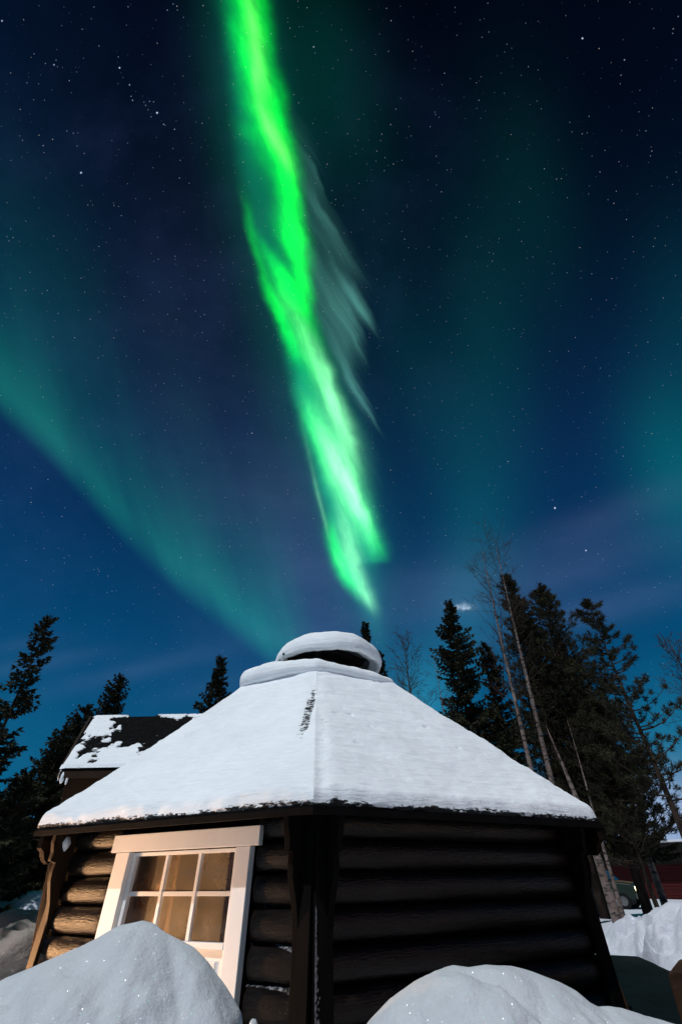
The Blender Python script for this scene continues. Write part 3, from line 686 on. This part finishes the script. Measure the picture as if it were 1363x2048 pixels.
# ------------------------------------------------------------------ heaped snow in front
def mound(name, sil, y0, fs, bs, label, matr=M_MOUND, rough=1.35, seed=0, group=None, front=.9, base=-.05, cat='snow pile', nx=160, ny=110):
    pts = [ony(x, y, y0) for x, y in sil]; xs_ = [p.x for p in pts]; zs_ = [p.z for p in pts]
    c = Vector(((xs_[0]+xs_[-1])/2, y0, 0)); mb = MB()
    X0, X1 = xs_[0]-.03, xs_[-1]+.03
    def fn(u, v):
        x = X0+(X1-X0)*u; zr = float(np.interp(x, xs_, zs_)); yy = y0-front+(front+.9)*v; d = yy-y0
        # ridge wanders a little in depth
        d += .08*nz(x*2.0, seed*3.3)
        k = 1/(1+(d/(fs if d < 0 else bs))**2)
        fade = min(1, (x-X0)/.10, (X1-x)/.10)
        z = base+(zr-base)*k*(.0+1.0*max(0, fade)**.5)
        z += rough*k*(.035*fbm(x*2.6+.8*d, d*3.2, seed)+.016*fbm(x*8, d*7, seed+3)*abs(min(1, d*6)))*min(1, abs(d)*5+.12)
        z -= rough*.030*k*max(0, 1-abs(nz((x+d*.8)*3.0, d*1.2, seed+6))*7)*min(1, abs(d)*6)
        return (x, yy, z)
    mb.grid(fn, nx, ny); o = mb.build(name, matr, smooth=True); return tag(o, label, cat, group)
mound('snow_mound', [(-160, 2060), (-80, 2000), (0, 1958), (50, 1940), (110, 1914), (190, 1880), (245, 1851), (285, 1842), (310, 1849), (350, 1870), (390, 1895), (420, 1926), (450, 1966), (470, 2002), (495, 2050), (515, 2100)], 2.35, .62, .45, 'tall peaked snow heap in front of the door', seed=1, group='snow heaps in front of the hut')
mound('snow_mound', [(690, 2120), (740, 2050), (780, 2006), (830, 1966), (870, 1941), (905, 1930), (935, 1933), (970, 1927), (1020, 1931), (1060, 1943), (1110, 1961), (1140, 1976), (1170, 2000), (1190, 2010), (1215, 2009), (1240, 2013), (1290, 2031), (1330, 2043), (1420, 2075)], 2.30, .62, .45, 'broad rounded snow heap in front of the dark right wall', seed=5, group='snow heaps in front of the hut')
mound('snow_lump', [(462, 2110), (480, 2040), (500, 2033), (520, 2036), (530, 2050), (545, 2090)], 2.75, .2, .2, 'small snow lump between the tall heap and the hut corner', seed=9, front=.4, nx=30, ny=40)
# snow bank on the right
def bank():
    mb = MB()
    sil = [(1205, 1895), (1216, 1878), (1235, 1850), (1262, 1832), (1285, 1835), (1300, 1833), (1320, 1818), (1345, 1806), (1400, 1800), (1480, 1796), (1560, 1840)]
    bot = [(1205, 1897), (1216, 1897), (1245, 1905), (1270, 1910), (1300, 1928), (1330, 1945), (1400, 1975), (1560, 2030)]
    y_b = 6.6; top = [ony(x, y, 8.3) for x, y in sil]; xs_ = [s[0] for s in sil]
    def fn(u, v):
        px = 1205+355*u; yt = float(np.interp(px, xs_, [s[1] for s in sil])); yb = float(np.interp(px, [b[0] for b in bot], [b[1] for b in bot]))
        dz_ = ray(px, yb+4); Pb = ORI+dz_*((-EYE+.0)/dz_.z); Pb.z = -.02
        Pt = ony(px, yt, max(Pb.y+.5, 8.2)); Pe = Pt+Vector((.5, 2.2, -Pt.z-.3))
        if v < .6:
            t = v/.6; P = Pb.lerp(Pt, t); P.z = Pb.z+(Pt.z-Pb.z)*(t**.75); P.y += .15*math.sin(t*math.pi)*0
            w = math.sin(t*math.pi)
        else:
            t = (v-.6)/.4; P = Pt.lerp(Pe, t); P.z = Pt.z+(Pe.z-Pt.z)*t*t; w = 0
        n = .34*fbm(P.x*1.0, P.y*1.0, 3)+.17*fbm(P.x*2.7, P.y*2.7, 6)+.04*nz(P.x*6, P.y*6, 2)+.014*nz(P.x*17, P.y*17)
        P.z += n*(w*.8)+.05*nz(P.x*5, P.y*5, 9)*(1 if v > .1 else 0); P.y -= .35*n*w; return P
    mb.grid(fn, 120, 100); o = mb.build('snow_bank', M_BANK, smooth=True); tag(o, 'big rough snow bank at the right beside the dark strip of ground', 'snow bank')
bank()
# snow bank far left
def bank_l():
    mb = MB()
    def fn(u, v):
        x = -13.5+8.0*u; y = 13.0+4.0*v; k = math.sin(min(1, v*1.2)*math.pi)**.7 if v < .83 else 0
        e = min(1, u*6, (1-u)*5); z = -.15+.85*k*max(0, e)**.6*(.9+.35*fbm(x*.8, y*.8, 8)); z += .08*fbm(x*2.5, y*2.5, 2)*k; return (x, y, z)
    mb.grid(fn, 80, 60); o = mb.build('snow_bank', M_BANK, smooth=True); tag(o, 'low snow bank under the spruces at the left edge', 'snow bank')
bank_l()
random.seed(12)
chunks = [((18, 1885), 7.4, .30, 'snow lump nearest the left frame edge, low and wide'), ((50, 1868), 7.6, .16, 'rounded snow lump right against the spruce stem'), ((38, 1880), 7.0, .17, 'middle sized shade-darkened snow lump beside the hut corner'),
          ((6, 1912), 6.4, .24, 'shade-darkened snow lump low at the left frame edge'), ((33, 1918), 6.2, .22, 'flat shade-darkened snow lump just above the tall heap slope')]
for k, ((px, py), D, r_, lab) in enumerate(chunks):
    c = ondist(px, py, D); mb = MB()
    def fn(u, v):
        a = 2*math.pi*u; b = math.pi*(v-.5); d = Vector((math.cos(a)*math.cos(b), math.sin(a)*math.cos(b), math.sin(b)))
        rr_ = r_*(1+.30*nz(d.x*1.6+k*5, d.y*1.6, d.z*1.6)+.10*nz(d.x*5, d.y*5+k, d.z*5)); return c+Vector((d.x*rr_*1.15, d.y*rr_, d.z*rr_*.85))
    mb.grid(fn, 32, 18); o = mb.build('snow_lump', M_SHADESNOW, smooth=True); tag(o, lab, 'snow lump', 'shade-darkened snow lumps left of the hut')
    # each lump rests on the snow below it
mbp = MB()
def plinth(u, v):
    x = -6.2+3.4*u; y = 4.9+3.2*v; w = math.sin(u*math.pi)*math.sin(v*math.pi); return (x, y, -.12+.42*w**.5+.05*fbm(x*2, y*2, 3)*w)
mbp.grid(plinth, 50, 50); o = mbp.build('snow_mound', M_SHADESNOW, smooth=True); tag(o, 'low shade-darkened snow heap carrying the lumps at the left edge', 'snow pile', 'snow heaps in front of the hut')

# ------------------------------------------------------------------ trees
def leafy(mb_, p, d, l, w, rnd):
    """one narrow diamond of needles"""
    d = d.normalized(); s = d.cross(Vector((rnd.uniform(-1, 1), rnd.uniform(-1, 1), rnd.uniform(-1, 1))))
    if s.length < 1e-3: return
    s = s.normalized()*w; k = len(mb_.v); m_ = p+d*(l*.45); e = p+d*l
    mb_.v += [tuple(p), tuple(m_+s), tuple(e), tuple(m_-s)]; mb_.f.append((k, k+1, k+2, k+3))
def spruce(name, base, h, rad, seed, label, group, z0=.06, dens=1.0, sparse=0.0):
    rnd = random.Random(seed); base = Vector(base); r0 = empty(name, base, label, 'tree', group)
    tr = MB(); cr = MB(); lx, ly = rnd.uniform(-.02, .02)*h, rnd.uniform(-.02, .02)*h
    def stem(t): return base+Vector((lx*t*t+.05*math.sin(t*5+seed), ly*t*t, h*t-.1))
    tr.tube([stem(t/12) for t in range(13)], [max(.008, .0115*h*(1-t/12.3)) for t in range(13)], 8)
    z = z0*h; gold = 2.4
    while z < h*.995:
        t = z/h; env = rad*((1-t)**.85)*(.75+.25*math.sin(t*19+seed))+.10
        if t < .18: env *= .55+2.5*t
        for k in range(rnd.choice((4, 5, 5, 6)) if t < .93 else 3):
            if rnd.random() < sparse: continue
            a = rnd.uniform(0, 6.283); L = env*rnd.uniform(.55, 1.15); b0 = stem(t)+Vector((0, 0, rnd.uniform(-.05, .05)))
            dh = Vector((math.cos(a), math.sin(a), 0)); up = .55*t**2-.42*(1-t)-.05
            n = max(3, int(L/.11*dens)); last = b0
            pts = []
            for q in range(n+1):
                s = q/n; p = b0+dh*(L*s)+Vector((0, 0, L*(up*s+.32*s*s*(1-t*.5)))); pts.append(p)
            tr.tube([pts[0], pts[len(pts)//2], pts[-1]], [.012+.004*L, .010, .004], 3, False)
            sd = Vector((-dh.y, dh.x, 0))
            for q in range(1, n+1):
                s = q/n; p = pts[q]; tl = (.16+.30*L*.45*(1-s))*rnd.uniform(.7, 1.25); tl = min(tl, .55)
                for sg in (-1, 1):
                    leafy(cr, p, dh*.75+sd*sg*rnd.uniform(.5, 1.1)+Vector((0, 0, rnd.uniform(-.5, .12))), tl, rnd.uniform(.028, .05), rnd)
                    if s < .85: leafy(cr, p+dh*.04, dh*.3+sd*sg*rnd.uniform(.7, 1.2)+Vector((0, 0, rnd.uniform(-.8, -.1))), tl*.8, rnd.uniform(.025, .05), rnd)
                leafy(cr, p, dh*.5+Vector((rnd.uniform(-.3, .3), rnd.uniform(-.3, .3), rnd.uniform(-1.2, -.2))), tl*.75, rnd.uniform(.025, .045), rnd)
                leafy(cr, p, dh+Vector((0, 0, rnd.uniform(-.1, .5))), tl*.7, .035, rnd)
            leafy(cr, pts[-1]-dh*.05, dh+Vector((0, 0, .35)), .22, .04, rnd)
        z += rnd.uniform(.085, .145)*(.7+.3*(1-t))
    top = stem(1.0)
    for k in range(10): leafy(cr, top-Vector((0, 0, .04*k)), Vector((rnd.uniform(-.5, .5), rnd.uniform(-.5, .5), 1)), .16, .018, rnd)
    tr.build('trunk', M_BARK, r0, smooth=True); cr.build('crown', M_NEED, r0); return r0
def pine(name, base, h, rad, seed, label, group, z0=.2, n_br=80, tuft=.17, taper=.8, flat=.0, per=26, lean=(0, 0), clumps=0):
    rnd = random.Random(seed); base = Vector(base); r0 = empty(name, base, label, 'tree', group); tr = MB(); cr = MB(); sw = MB()
    def stem(t): return base+Vector((lean[0]*t+.10*math.sin(t*4+seed), lean[1]*t+.08*math.sin(t*3+seed*2), h*t-.1))
    tr.tube([stem(t/12) for t in range(13)], [max(.012, .0125*h*(1-t/12.6)) for t in range(13)], 8)
    tuftp = []
    for i in range(n_br):
        t = z0+(1-z0)*((i+rnd.random())/n_br)**.85; t = min(t, .995)
        env = rad*(1-((t-z0)/(1-z0))**(1/taper) if flat else (1-t)**taper)*(.7+.35*abs(math.sin(t*23+seed)))+.15
        a = rnd.uniform(0, 6.283); L = env*rnd.uniform(.6, 1.12); b0 = stem(t); dh = Vector((math.cos(a), math.sin(a), 0)); sd = Vector((-dh.y, dh.x, 0))
        up = rnd.uniform(-.12, .35)+.25*t
        pts = [b0+dh*(L*s)+Vector((0, 0, L*(up*s*.5+.35*s*s)-.10*L*s*(1-s)))+sd*(.1*L*math.sin(s*3+i)) for s in (0, .25, .5, .75, 1)]
        tr.tube(pts, [.02+.006*L, .018+.003*L, .014, .010, .006], 4, False)
        m_ = max(3, int(L*4.2))
        for q in range(m_):
            s = .32+.68*(q+rnd.random())/m_; j = min(3, int(s*4)); p = pts[j].lerp(pts[j+1], s*4-j) if s < 1 else pts[4]
            lat = sd*rnd.uniform(-1, 1)*L*.33*s+Vector((0, 0, rnd.uniform(-.02, .16)*L)); e = p+lat
            tr.tube([p, e], [.007, .004], 3, False); tuftp.append((e, (dh*.6+lat*1.4+Vector((0, 0, .8))).normalized()))
        tuftp.append((pts[4], (dh+Vector((0, 0, .7))).normalized()))
    for e, d in tuftp:
        for q in range(per):
            dd_ = (d*.75+Vector((rnd.gauss(0, .62), rnd.gauss(0, .62), rnd.gauss(0, .5)))); leafy(cr, e-d*rnd.uniform(0, .16), dd_, tuft*rnd.uniform(.6, 1.15), rnd.uniform(.006, .013), rnd)
    for k in range(clumps):
        e, d = rnd.choice([q for q in tuftp if q[0].z < base.z+h*.62 and q[0].y < base.y+.4]); 
        w = rnd.uniform(.04, .075); ca_, sa_ = math.cos(k*2.1), math.sin(k*2.1)
        sw_k = len(sw.v)
        def blob(u, v):
            a_ = 6.283*u; b_ = math.pi*(v-.5); q = Vector((math.cos(a_)*math.cos(b_), math.sin(a_)*math.cos(b_), math.sin(b_))); s_ = w*(1+.8*nz(q.x*1.6+k, q.y*1.6, q.z*1.6)+.45*nz(q.x*4, q.y*4+k, q.z*4)); return e+Vector((q.x*s_*2.3*ca_-q.y*s_*.8*sa_, q.x*s_*2.3*sa_+q.y*s_*.8*ca_, q.z*s_*.6+.03+.5*w*nz(q.x*3, k, 4)))
        sw = MB(); sw.grid(blob, 14, 9); sw.build('snow_clump', M_CLUMP, r0, smooth=True)
    tr.build('trunk', M_BARK, r0, smooth=True); cr.build('crown', M_PNEED, r0)
    return r0
def birch(name, base, h, seed, label, group, r=.10, z0=.35, lean=(0, 0), spread=.30, fine=3, cat='tree', bark=None, n_main=26, wild=.5, twig_r=.005, crook=.12):
    rnd = random.Random(seed); base = Vector(base); r0 = empty(name, base, label, cat, group); tr = MB(); tw = MB()
    def stem(t): return base+Vector((lean[0]*t+crook*math.sin(t*3.1+seed)*t, lean[1]*t+crook*.6*math.sin(t*4+seed*2)*t, h*t-.15))
    N_ = 18; tr.tube([stem(t/N_) for t in range(N_+1)], [max(.006, r*(1-t/(N_+.4))**.85) for t in range(N_+1)], 9)
    def grow(p, d, L, rad, lev):
        pts = [p]; q = p.copy(); dd_ = d.copy()
        n = 4
        for i in range(n):
            dd_ = (dd_+Vector((rnd.gauss(0, .13), rnd.gauss(0, .13), rnd.gauss(.04, .10)))*wild*1.6).normalized(); q = q+dd_*(L/n); pts.append(q.copy())
        tw.tube(pts, [rad*(1-.8*i/n) for i in range(n+1)], 4 if lev > 1 else 3, False)
        if lev <= 0: return
        for i in range(rnd.choice((3, 4, 4, 5))):
            s = rnd.uniform(.25, 1.0); j = min(n-1, int(s*n)); b = pts[j].lerp(pts[j+1], s*n-j)
            ax = Vector((rnd.gauss(0, 1), rnd.gauss(0, 1), rnd.gauss(0, .6))).normalized(); nd_ = (dd_+ax*rnd.uniform(.45, .95)*(wild+.45)).normalized()
            grow(b, nd_, L*rnd.uniform(.38, .62), max(twig_r*.8, rad*.5), lev-1)
    for i in range(n_main):
        t = z0+(1-z0)*((i+rnd.random()*.8)/n_main); a = rnd.uniform(0, 6.283); el = R(rnd.uniform(28, 62)); d = Vector((math.cos(a)*math.cos(el), math.sin(a)*math.cos(el), math.sin(el)))
        L = h*spread*(1-t*.72)*rnd.uniform(.6, 1.15); grow(stem(min(t, .99)), d, L, max(twig_r, .014*(1-t)+twig_r), fine-1)
    grow(stem(.97), Vector((lean[0]*.05, 0, 1)), h*.08, twig_r*1.5, 1)
    tr.build('trunk', bark or M_BIRCH, r0, smooth=True); tw.build('branches', M_TWIG, r0); return r0
def plant(px, py, D, zg=None):
    """ground point below and height of a tree whose tip shows at the picture point, at distance D"""
    p = ondist(px, py, D); z = ground_z(p.x, p.y) if zg is None else zg
    return Vector((p.x, p.y, z)), p.z-z
TL, TRG = 'trees left of the hut', 'trees behind the hut on the right'
b, h = plant(104, 1228, 15.5); spruce('spruce_tree', b, h, 1.25, 3, 'tall spruce cut by the left edge of the frame', TL, sparse=.34)
b, h = plant(243, 1345, 24); spruce('spruce_tree', b, h, 3.5, 8, 'spruce with a long bare tip rising behind the alcove roof', TL)
b, h = plant(172, 1408, 24.5); spruce('spruce_tree', b, h, 3.0, 15, 'slim spruce just left of the long tipped spruce', TL)
b, h = plant(127, 1452, 23); spruce('spruce_tree', b, h, 2.3, 22, 'shorter spruce left of the alcove gable', TL)
b, h = plant(64, 1535, 16.5); spruce('spruce_tree', b, h, 1.6, 31, 'low spruce whose bare stem meets the snow beside the hut', TL, z0=.14)
b, h = plant(20, 1590, 21); spruce('spruce_tree', b, h, 2.0, 38, 'low wide spruce at the left edge under the tall spruce', TL)
b, h = plant(447, 1310, 21); spruce('spruce_tree', b, h, 2.0, 44, 'lone narrow spruce over the left slope of the roof', TL)
b, h = plant(735, 1242, 23); spruce('spruce_tree', b, h, 1.3, 51, 'small spruce tip peeping over the snow cap', TRG)
b, h = plant(768, 1300, 26); spruce('spruce_tree', b, h, 1.2, 57, 'spruce almost hidden behind the right side of the snow cap', TRG)
b, h = plant(888, 1202, 18); spruce('spruce_tree', b, h, 2.7, 62, 'bushy spruce over the right slope, left of the birches', TRG)
b, h = plant(972, 1285, 22); spruce('spruce_tree', b, h, 2.2, 66, 'shorter spruce in the gap left of the birch stems', TRG)
b, h = plant(1012, 1148, 20); pine('pine_tree', b, h, 2.1, 71, 'tallest dense pine behind the two birch stems', TRG, z0=.16, n_br=260, tuft=.17, taper=.75, per=34)
b, h = plant(1080, 1172, 20.5); pine('pine_tree', b, h, 2.5, 77, 'dense pine with snow on its boughs right of the birch stems', TRG, z0=.17, n_br=290, tuft=.17, taper=.7, per=34, clumps=7)
b, h = plant(1180, 1400, 18.5); pine('pine_tree', b, h, 2.2, 79, 'low bushy pine filling the gap beside the eave', TRG, z0=.22, n_br=190, tuft=.16, taper=.6, per=34)
b, h = plant(1040, 1190, 22); spruce('spruce_tree', b, h, 2.9, 85, 'broad dark spruce filling the back of the tree group behind the birches', TRG, z0=.18)
b, h = plant(1115, 1275, 23); spruce('spruce_tree', b, h, 2.9, 87, 'broad dark spruce at the back between the snowy pine and the open pine', TRG, z0=.20)
b, h = plant(1178, 1203, 16.5); pine('pine_tree', b, h, 1.9, 83, 'open crowned pine with bare lower stem near the right edge', TRG, z0=.30, n_br=78, tuft=.16, taper=.62, per=44)
b, h = plant(952, 1092, 15.5); birch('birch_tree', b, h, 91, 'left one of the two tall bare birches', TRG, r=.085, z0=.42, lean=(.25, .2), spread=.27, n_main=40, crook=.05)
b, h = plant(970, 1072, 16.5); birch('birch_tree', b, h, 97, 'right one of the two tall bare birches', TRG, r=.10, z0=.66, lean=(.40, .1), spread=.24, n_main=30, crook=.05)
b, h = plant(868, 1310, 15.2); birch('birch_tree', b, h, 101, 'thin young birch stem before the bushy spruce', TRG, r=.04, z0=.6, spread=.18, n_main=12, fine=2)
b, h = plant(806, 1278, 17); birch('bare_tree', b, h, 107, 'small dark leafless tree right of the snow cap', TRG, r=.09, z0=.45, spread=.26, bark=M_BARK, n_main=60, wild=.75, twig_r=.008)
b, h = plant(1328, 1285, 16); birch('bare_tree', b, h, 113, 'crooked leafless tree cut by the right edge', TRG, r=.10, z0=.25, spread=.30, bark=M_BARK, n_main=52, wild=.9, twig_r=.008, crook=.35)
b, h = plant(1368, 1400, 13); birch('bare_tree', b, h, 119, 'leafless tree with low twisted boughs before the red building', TRG, r=.09, z0=.25, spread=.34, bark=M_BARK, n_main=26, wild=.95, twig_r=.007, crook=.5)
spruce('spruce_tree', (-6.8, 2.7, ground_z(-6.8, 2.7)), 10.6, 2.5, 151, 'unseen spruce added left of the frame to shade the snow lumps', TL, z0=.05)  # out of view, added for the shade it casts on the lumps
# stems low on the right
b, h = plant(1115, 1430, 12.5); birch('birch_tree', b, h, 127, 'thick pale birch stem just right of the eave end', TRG, r=.105, z0=.72, spread=.16, n_main=12, fine=2, lean=(-.1, .3))
b, h = plant(1126, 1430, 17.5); birch('birch_tree', b, h, 131, 'thin spotted birch stem behind the thick one', TRG, r=.06, z0=.7, spread=.18, n_main=10, fine=2)
b, h = plant(1205, 1450, 27); birch('birch_tree', b, h, 137, 'white birch stem behind the dark pine stem, before the red wall', TRG, r=.15, z0=.7, spread=.2, n_main=8, fine=2)
b, h = plant(1290, 1480, 20); birch('birch_tree', b, h, 139, 'slender grey birch stem before the red wall at the right', TRG, r=.07, z0=.55, spread=.22, n_main=12, fine=2)
b, h = plant(1095, 1480, 24); birch('birch_tree', b, h, 141, 'short piece of birch stem showing under the eave above the car', TRG, r=.16, z0=.7, spread=.2, n_main=8, fine=2)

# ------------------------------------------------------------------ red building
rb = empty('red_building', (28, 44, -.5), 'long low red boarded building behind the trees at the right', 'building')
A = ondist(1120, 1780, 50); B = ondist(1540, 1800, 46); A.z = B.z = -.7
d = (B-A).normalized(); nrm = Vector((d.y, -d.x, 0)); Lb = (B-A).length; ZW = 1.55
mb = MB(); mb.box(A, d*Lb, nrm*-7, (0, 0, ZW+.7)); mb.build('wall', M_RED, rb)
sd_ = MB()
for k in range(int((ZW+.7)/.16)): sd_.box(A+nrm*.004+Vector((0, 0, k*.16)), d*Lb, nrm*.022, (0, 0, .135))
sd_.build('siding', M_RED, rb)
mb = MB(); e0 = A+nrm*.6-d*.5; mb.prism([Vector((e0.x, e0.y, ZW-.12)), Vector((e0.x, e0.y, ZW+.06)), Vector((e0.x, e0.y, 0))-nrm*4.1+Vector((0, 0, 2.95)), Vector((e0.x, e0.y, 0))-nrm*4.1+Vector((0, 0, 2.7))], d*(Lb+1)); mb.build('roof', M_DARK, rb)
mb = MB(); e1 = e0-nrm*3.7
mb.prism([Vector((e1.x, e1.y, 2.70)), Vector((e1.x, e1.y, 2.86)), Vector((e1.x, e1.y, 3.0))-nrm*.5, Vector((e1.x, e1.y, 2.8))-nrm*.5], d*(Lb+1)); mb.build('roof_snow', M_BANK, rb)

# ------------------------------------------------------------------ parked car
cc = ondist(1209, 1812, 34); cc.z = ground_z(cc.x, cc.y); car = empty('parked_car', cc, 'dark green car with one headlamp lit, half hidden behind birch stems', 'car')
th = R(-40); cf = Vector((math.cos(th), math.sin(th), 0)); cs = Vector((-math.sin(th), math.cos(th), 0))     # forward (to the right, turned to us) and across
def cpt(f_, s_, z_): return cc+cf*f_+cs*s_+Vector((0, 0, z_))
side = [(-2.3, .42), (-2.35, .80), (-2.25, 1.02), (-1.95, 1.50), (-1.7, 1.60), (.15, 1.62), (.32, 1.58), (.85, 1.08), (1.75, .98), (1.88, .88), (1.92, .42)]
mb = MB(); mb.prism([cpt(f_, -.82, z_) for f_, z_ in side], cs*1.64); mb.build('body', M_CAR, car, bevel=.04)
mb = MB(); mb.add([cpt(.40, -.70, 1.53), cpt(.40, .70, 1.53), cpt(.84, .74, 1.115), cpt(.84, -.74, 1.115)], [(0, 1, 2, 3)]); 
for v in range(4): mb.v[v] = tuple(Vector(mb.v[v])+cf*.03+Vector((0, 0, .03)))
mb.build('windscreen', M_CARGL, car)
for f0, f1 in ((-1.75, -.85), (-.78, .15)):
    mb = MB(); x1 = f1+.40 if f1 > 0 else f1
    mb.prism([cpt(f0, -.825, 1.08), cpt(x1, -.825, 1.08), cpt(f1, -.825, 1.50), cpt(f0+.08, -.825, 1.50)], cs*-.008); mb.build('window', M_CARGL, car)
mb = MB(); mb.prism([cpt(.90, -.76, 1.095), cpt(1.74, -.76, 1.000), cpt(1.74, .76, 1.000), cpt(.90, .76, 1.095)], (0, 0, .03)); mb.build('bonnet', M_OCHRE, car, bevel=.01)  # ochre puts lamplight on the green bonnet into its colour
mb = MB(); mb.box(cpt(1.86, -.84, .40), cf*.14, cs*1.68, (0, 0, .22)); mb.build('bumper', M_GREY, car, bevel=.03)
mb = MB(); mb.box(cpt(1.89, -.42, .68), cf*.03, cs*.84, (0, 0, .18)); mb.build('grille', M_TYRE, car)
for k, s_ in enumerate((-.66, .66)):
    mb = MB(); mb.lathe(cpt(1.89, s_, .80), [(.10, -.02), (.105, .03), (.08, .05)], 16, cf); mb.build('headlight', emit('lit_headlamp', (1.0, .80, .42), 9.0) if k == 0 else M_RIM, car)
for f_ in (-1.45, 1.22):
    for s_ in (-.83, .67):
        mb = MB(); mb.lathe(cpt(f_, s_, .33), [(.20, .0), (.31, .0), (.33, .03), (.33, .13), (.31, .16), (.20, .16)], 24, cs); w = mb.build('wheel', M_TYRE, car, smooth=False)
        mb = MB(); mb.lathe(cpt(f_, s_-.01, .33), [(.05, -.005), (.19, .01), (.20, .03), (.20, .1)], 20, cs); mb.build('rim', M_RIM, w)
mb = MB(); mb.prism([cpt(-1.2, -.835, .40), cpt(.95, -.835, .40), cpt(.95, -.835, .52), cpt(-1.2, -.835, .52)], cs*-.01); mb.build('sill_strip', M_OCHRE, car)

# ------------------------------------------------------------------ things at the right
c = ony(1331, 1941, 3.4); bx = empty('wooden_crate', (c.x, c.y, 0), 'brown wooden crate cut by the lower right frame corner', 'crate')
w_, dpt, zt = .80, .5, c.z
rr_ = .03; th = R(-34); fx = Vector((math.cos(th), math.sin(th), 0)); fy = Vector((-math.sin(th), math.cos(th), 0)); c0 = Vector((c.x, c.y, 0))
prof = [(-.02, 0), (0, zt-rr_), (.009, zt-.009), (rr_, zt), (w_, zt), (w_, 0)]
mb = MB(); mb.prism([c0+fx*x+Vector((0, 0, z)) for x, z in prof], fy*dpt); mb.build('crate_body', M_CRATE, bx, bevel=.006)
for z in (.05, .22):
    mb = MB(); mb.box(c0+fx*.03-fy*.014+Vector((0, 0, z)), fx*(w_-.06), fy*.012, (0, 0, .09)); mb.build('crate_batten', M_CRATE, bx)
p = ony(1181, 1822, 5.2); mb = MB(); mb.prism([(p.x, p.y, .0), (p.x+.10, p.y, .0), (p.x+.02, p.y+.05, p.z+.02), (p.x-.03, p.y+.05, p.z+.02)], (.0, .03, 0)); o = mb.build('leaning_plank', M_PINE, bevel=.003); tag(o, 'pale plank leaning behind the right corner of the hut', 'plank')

# ------------------------------------------------------------------ yard lamps (out of frame, their light shows on the hut)
def lantern(name, loc, h, glow, power, label, rad=.055):
    x, y, z = loc; e = empty(name, loc, label, 'lamp')
    mb = MB(); mb.lathe(loc, [(.06, -.05), (.05, .02), (.025, .06), (.022, h-.10), (.05, h-.07), (.05, h-.06)], 12); mb.build('lamp_post', M_TRIM, e, smooth=False)
    mb = MB(); mb.lathe((x, y, z+h), [(rad*.5, -rad*.9), (rad*.85, -rad*.5), (rad, 0), (rad*.85, rad*.5), (rad*.4, rad*.9)], 14); mb.build('lamp_globe', emit(name+'_glow', glow, power), e, smooth=True)
    mb = MB(); mb.lathe((x, y, z+h+rad*1.0), [(rad*1.9, 0), (rad*1.8, .015), (rad*.3, .05)], 14); mb.build('lamp_cap', M_TRIM, e); return e
lx_, ly_ = -3.35, 3.90; lz_ = ground_z(lx_, ly_)
gl_ = lantern('garden_lantern', (lx_, ly_, lz_), .20, (1.0, .54, .25), 9000.0, 'low lantern on the snow left of the hut', .050)
mb = MB()
for k in range(13):
    a = R(20+k*10.5); 
    for z in (-.10, .16): mb.v.append((lx_+.16*math.cos(a), ly_+.16*math.sin(a), lz_+.20+z))
mb.f = [(2*k, 2*k+2, 2*k+3, 2*k+1) for k in range(12)]
k0 = len(mb.v)
for k in range(10):
    a = R(-22-k*11)
    for z in (-.10, .16): mb.v.append((lx_+.16*math.cos(a), ly_+.16*math.sin(a), lz_+.20+z))
mb.f += [(k0+2*k, k0+2*k+2, k0+2*k+3, k0+2*k+1) for k in range(9)]
o = mb.build('light_shield', M_TRIM, gl_); sm_ = o.modifiers.new('thickness', 'SOLIDIFY'); sm_.thickness = .004  # black plates added to keep the lantern's light off lumps and heaps
lantern('yard_lamp', (6.3, .2, ground_z(6.3, .2)), 1.35, (1.0, .45, .14), 700.0, 'yard lamp standing right of the camera', .06)
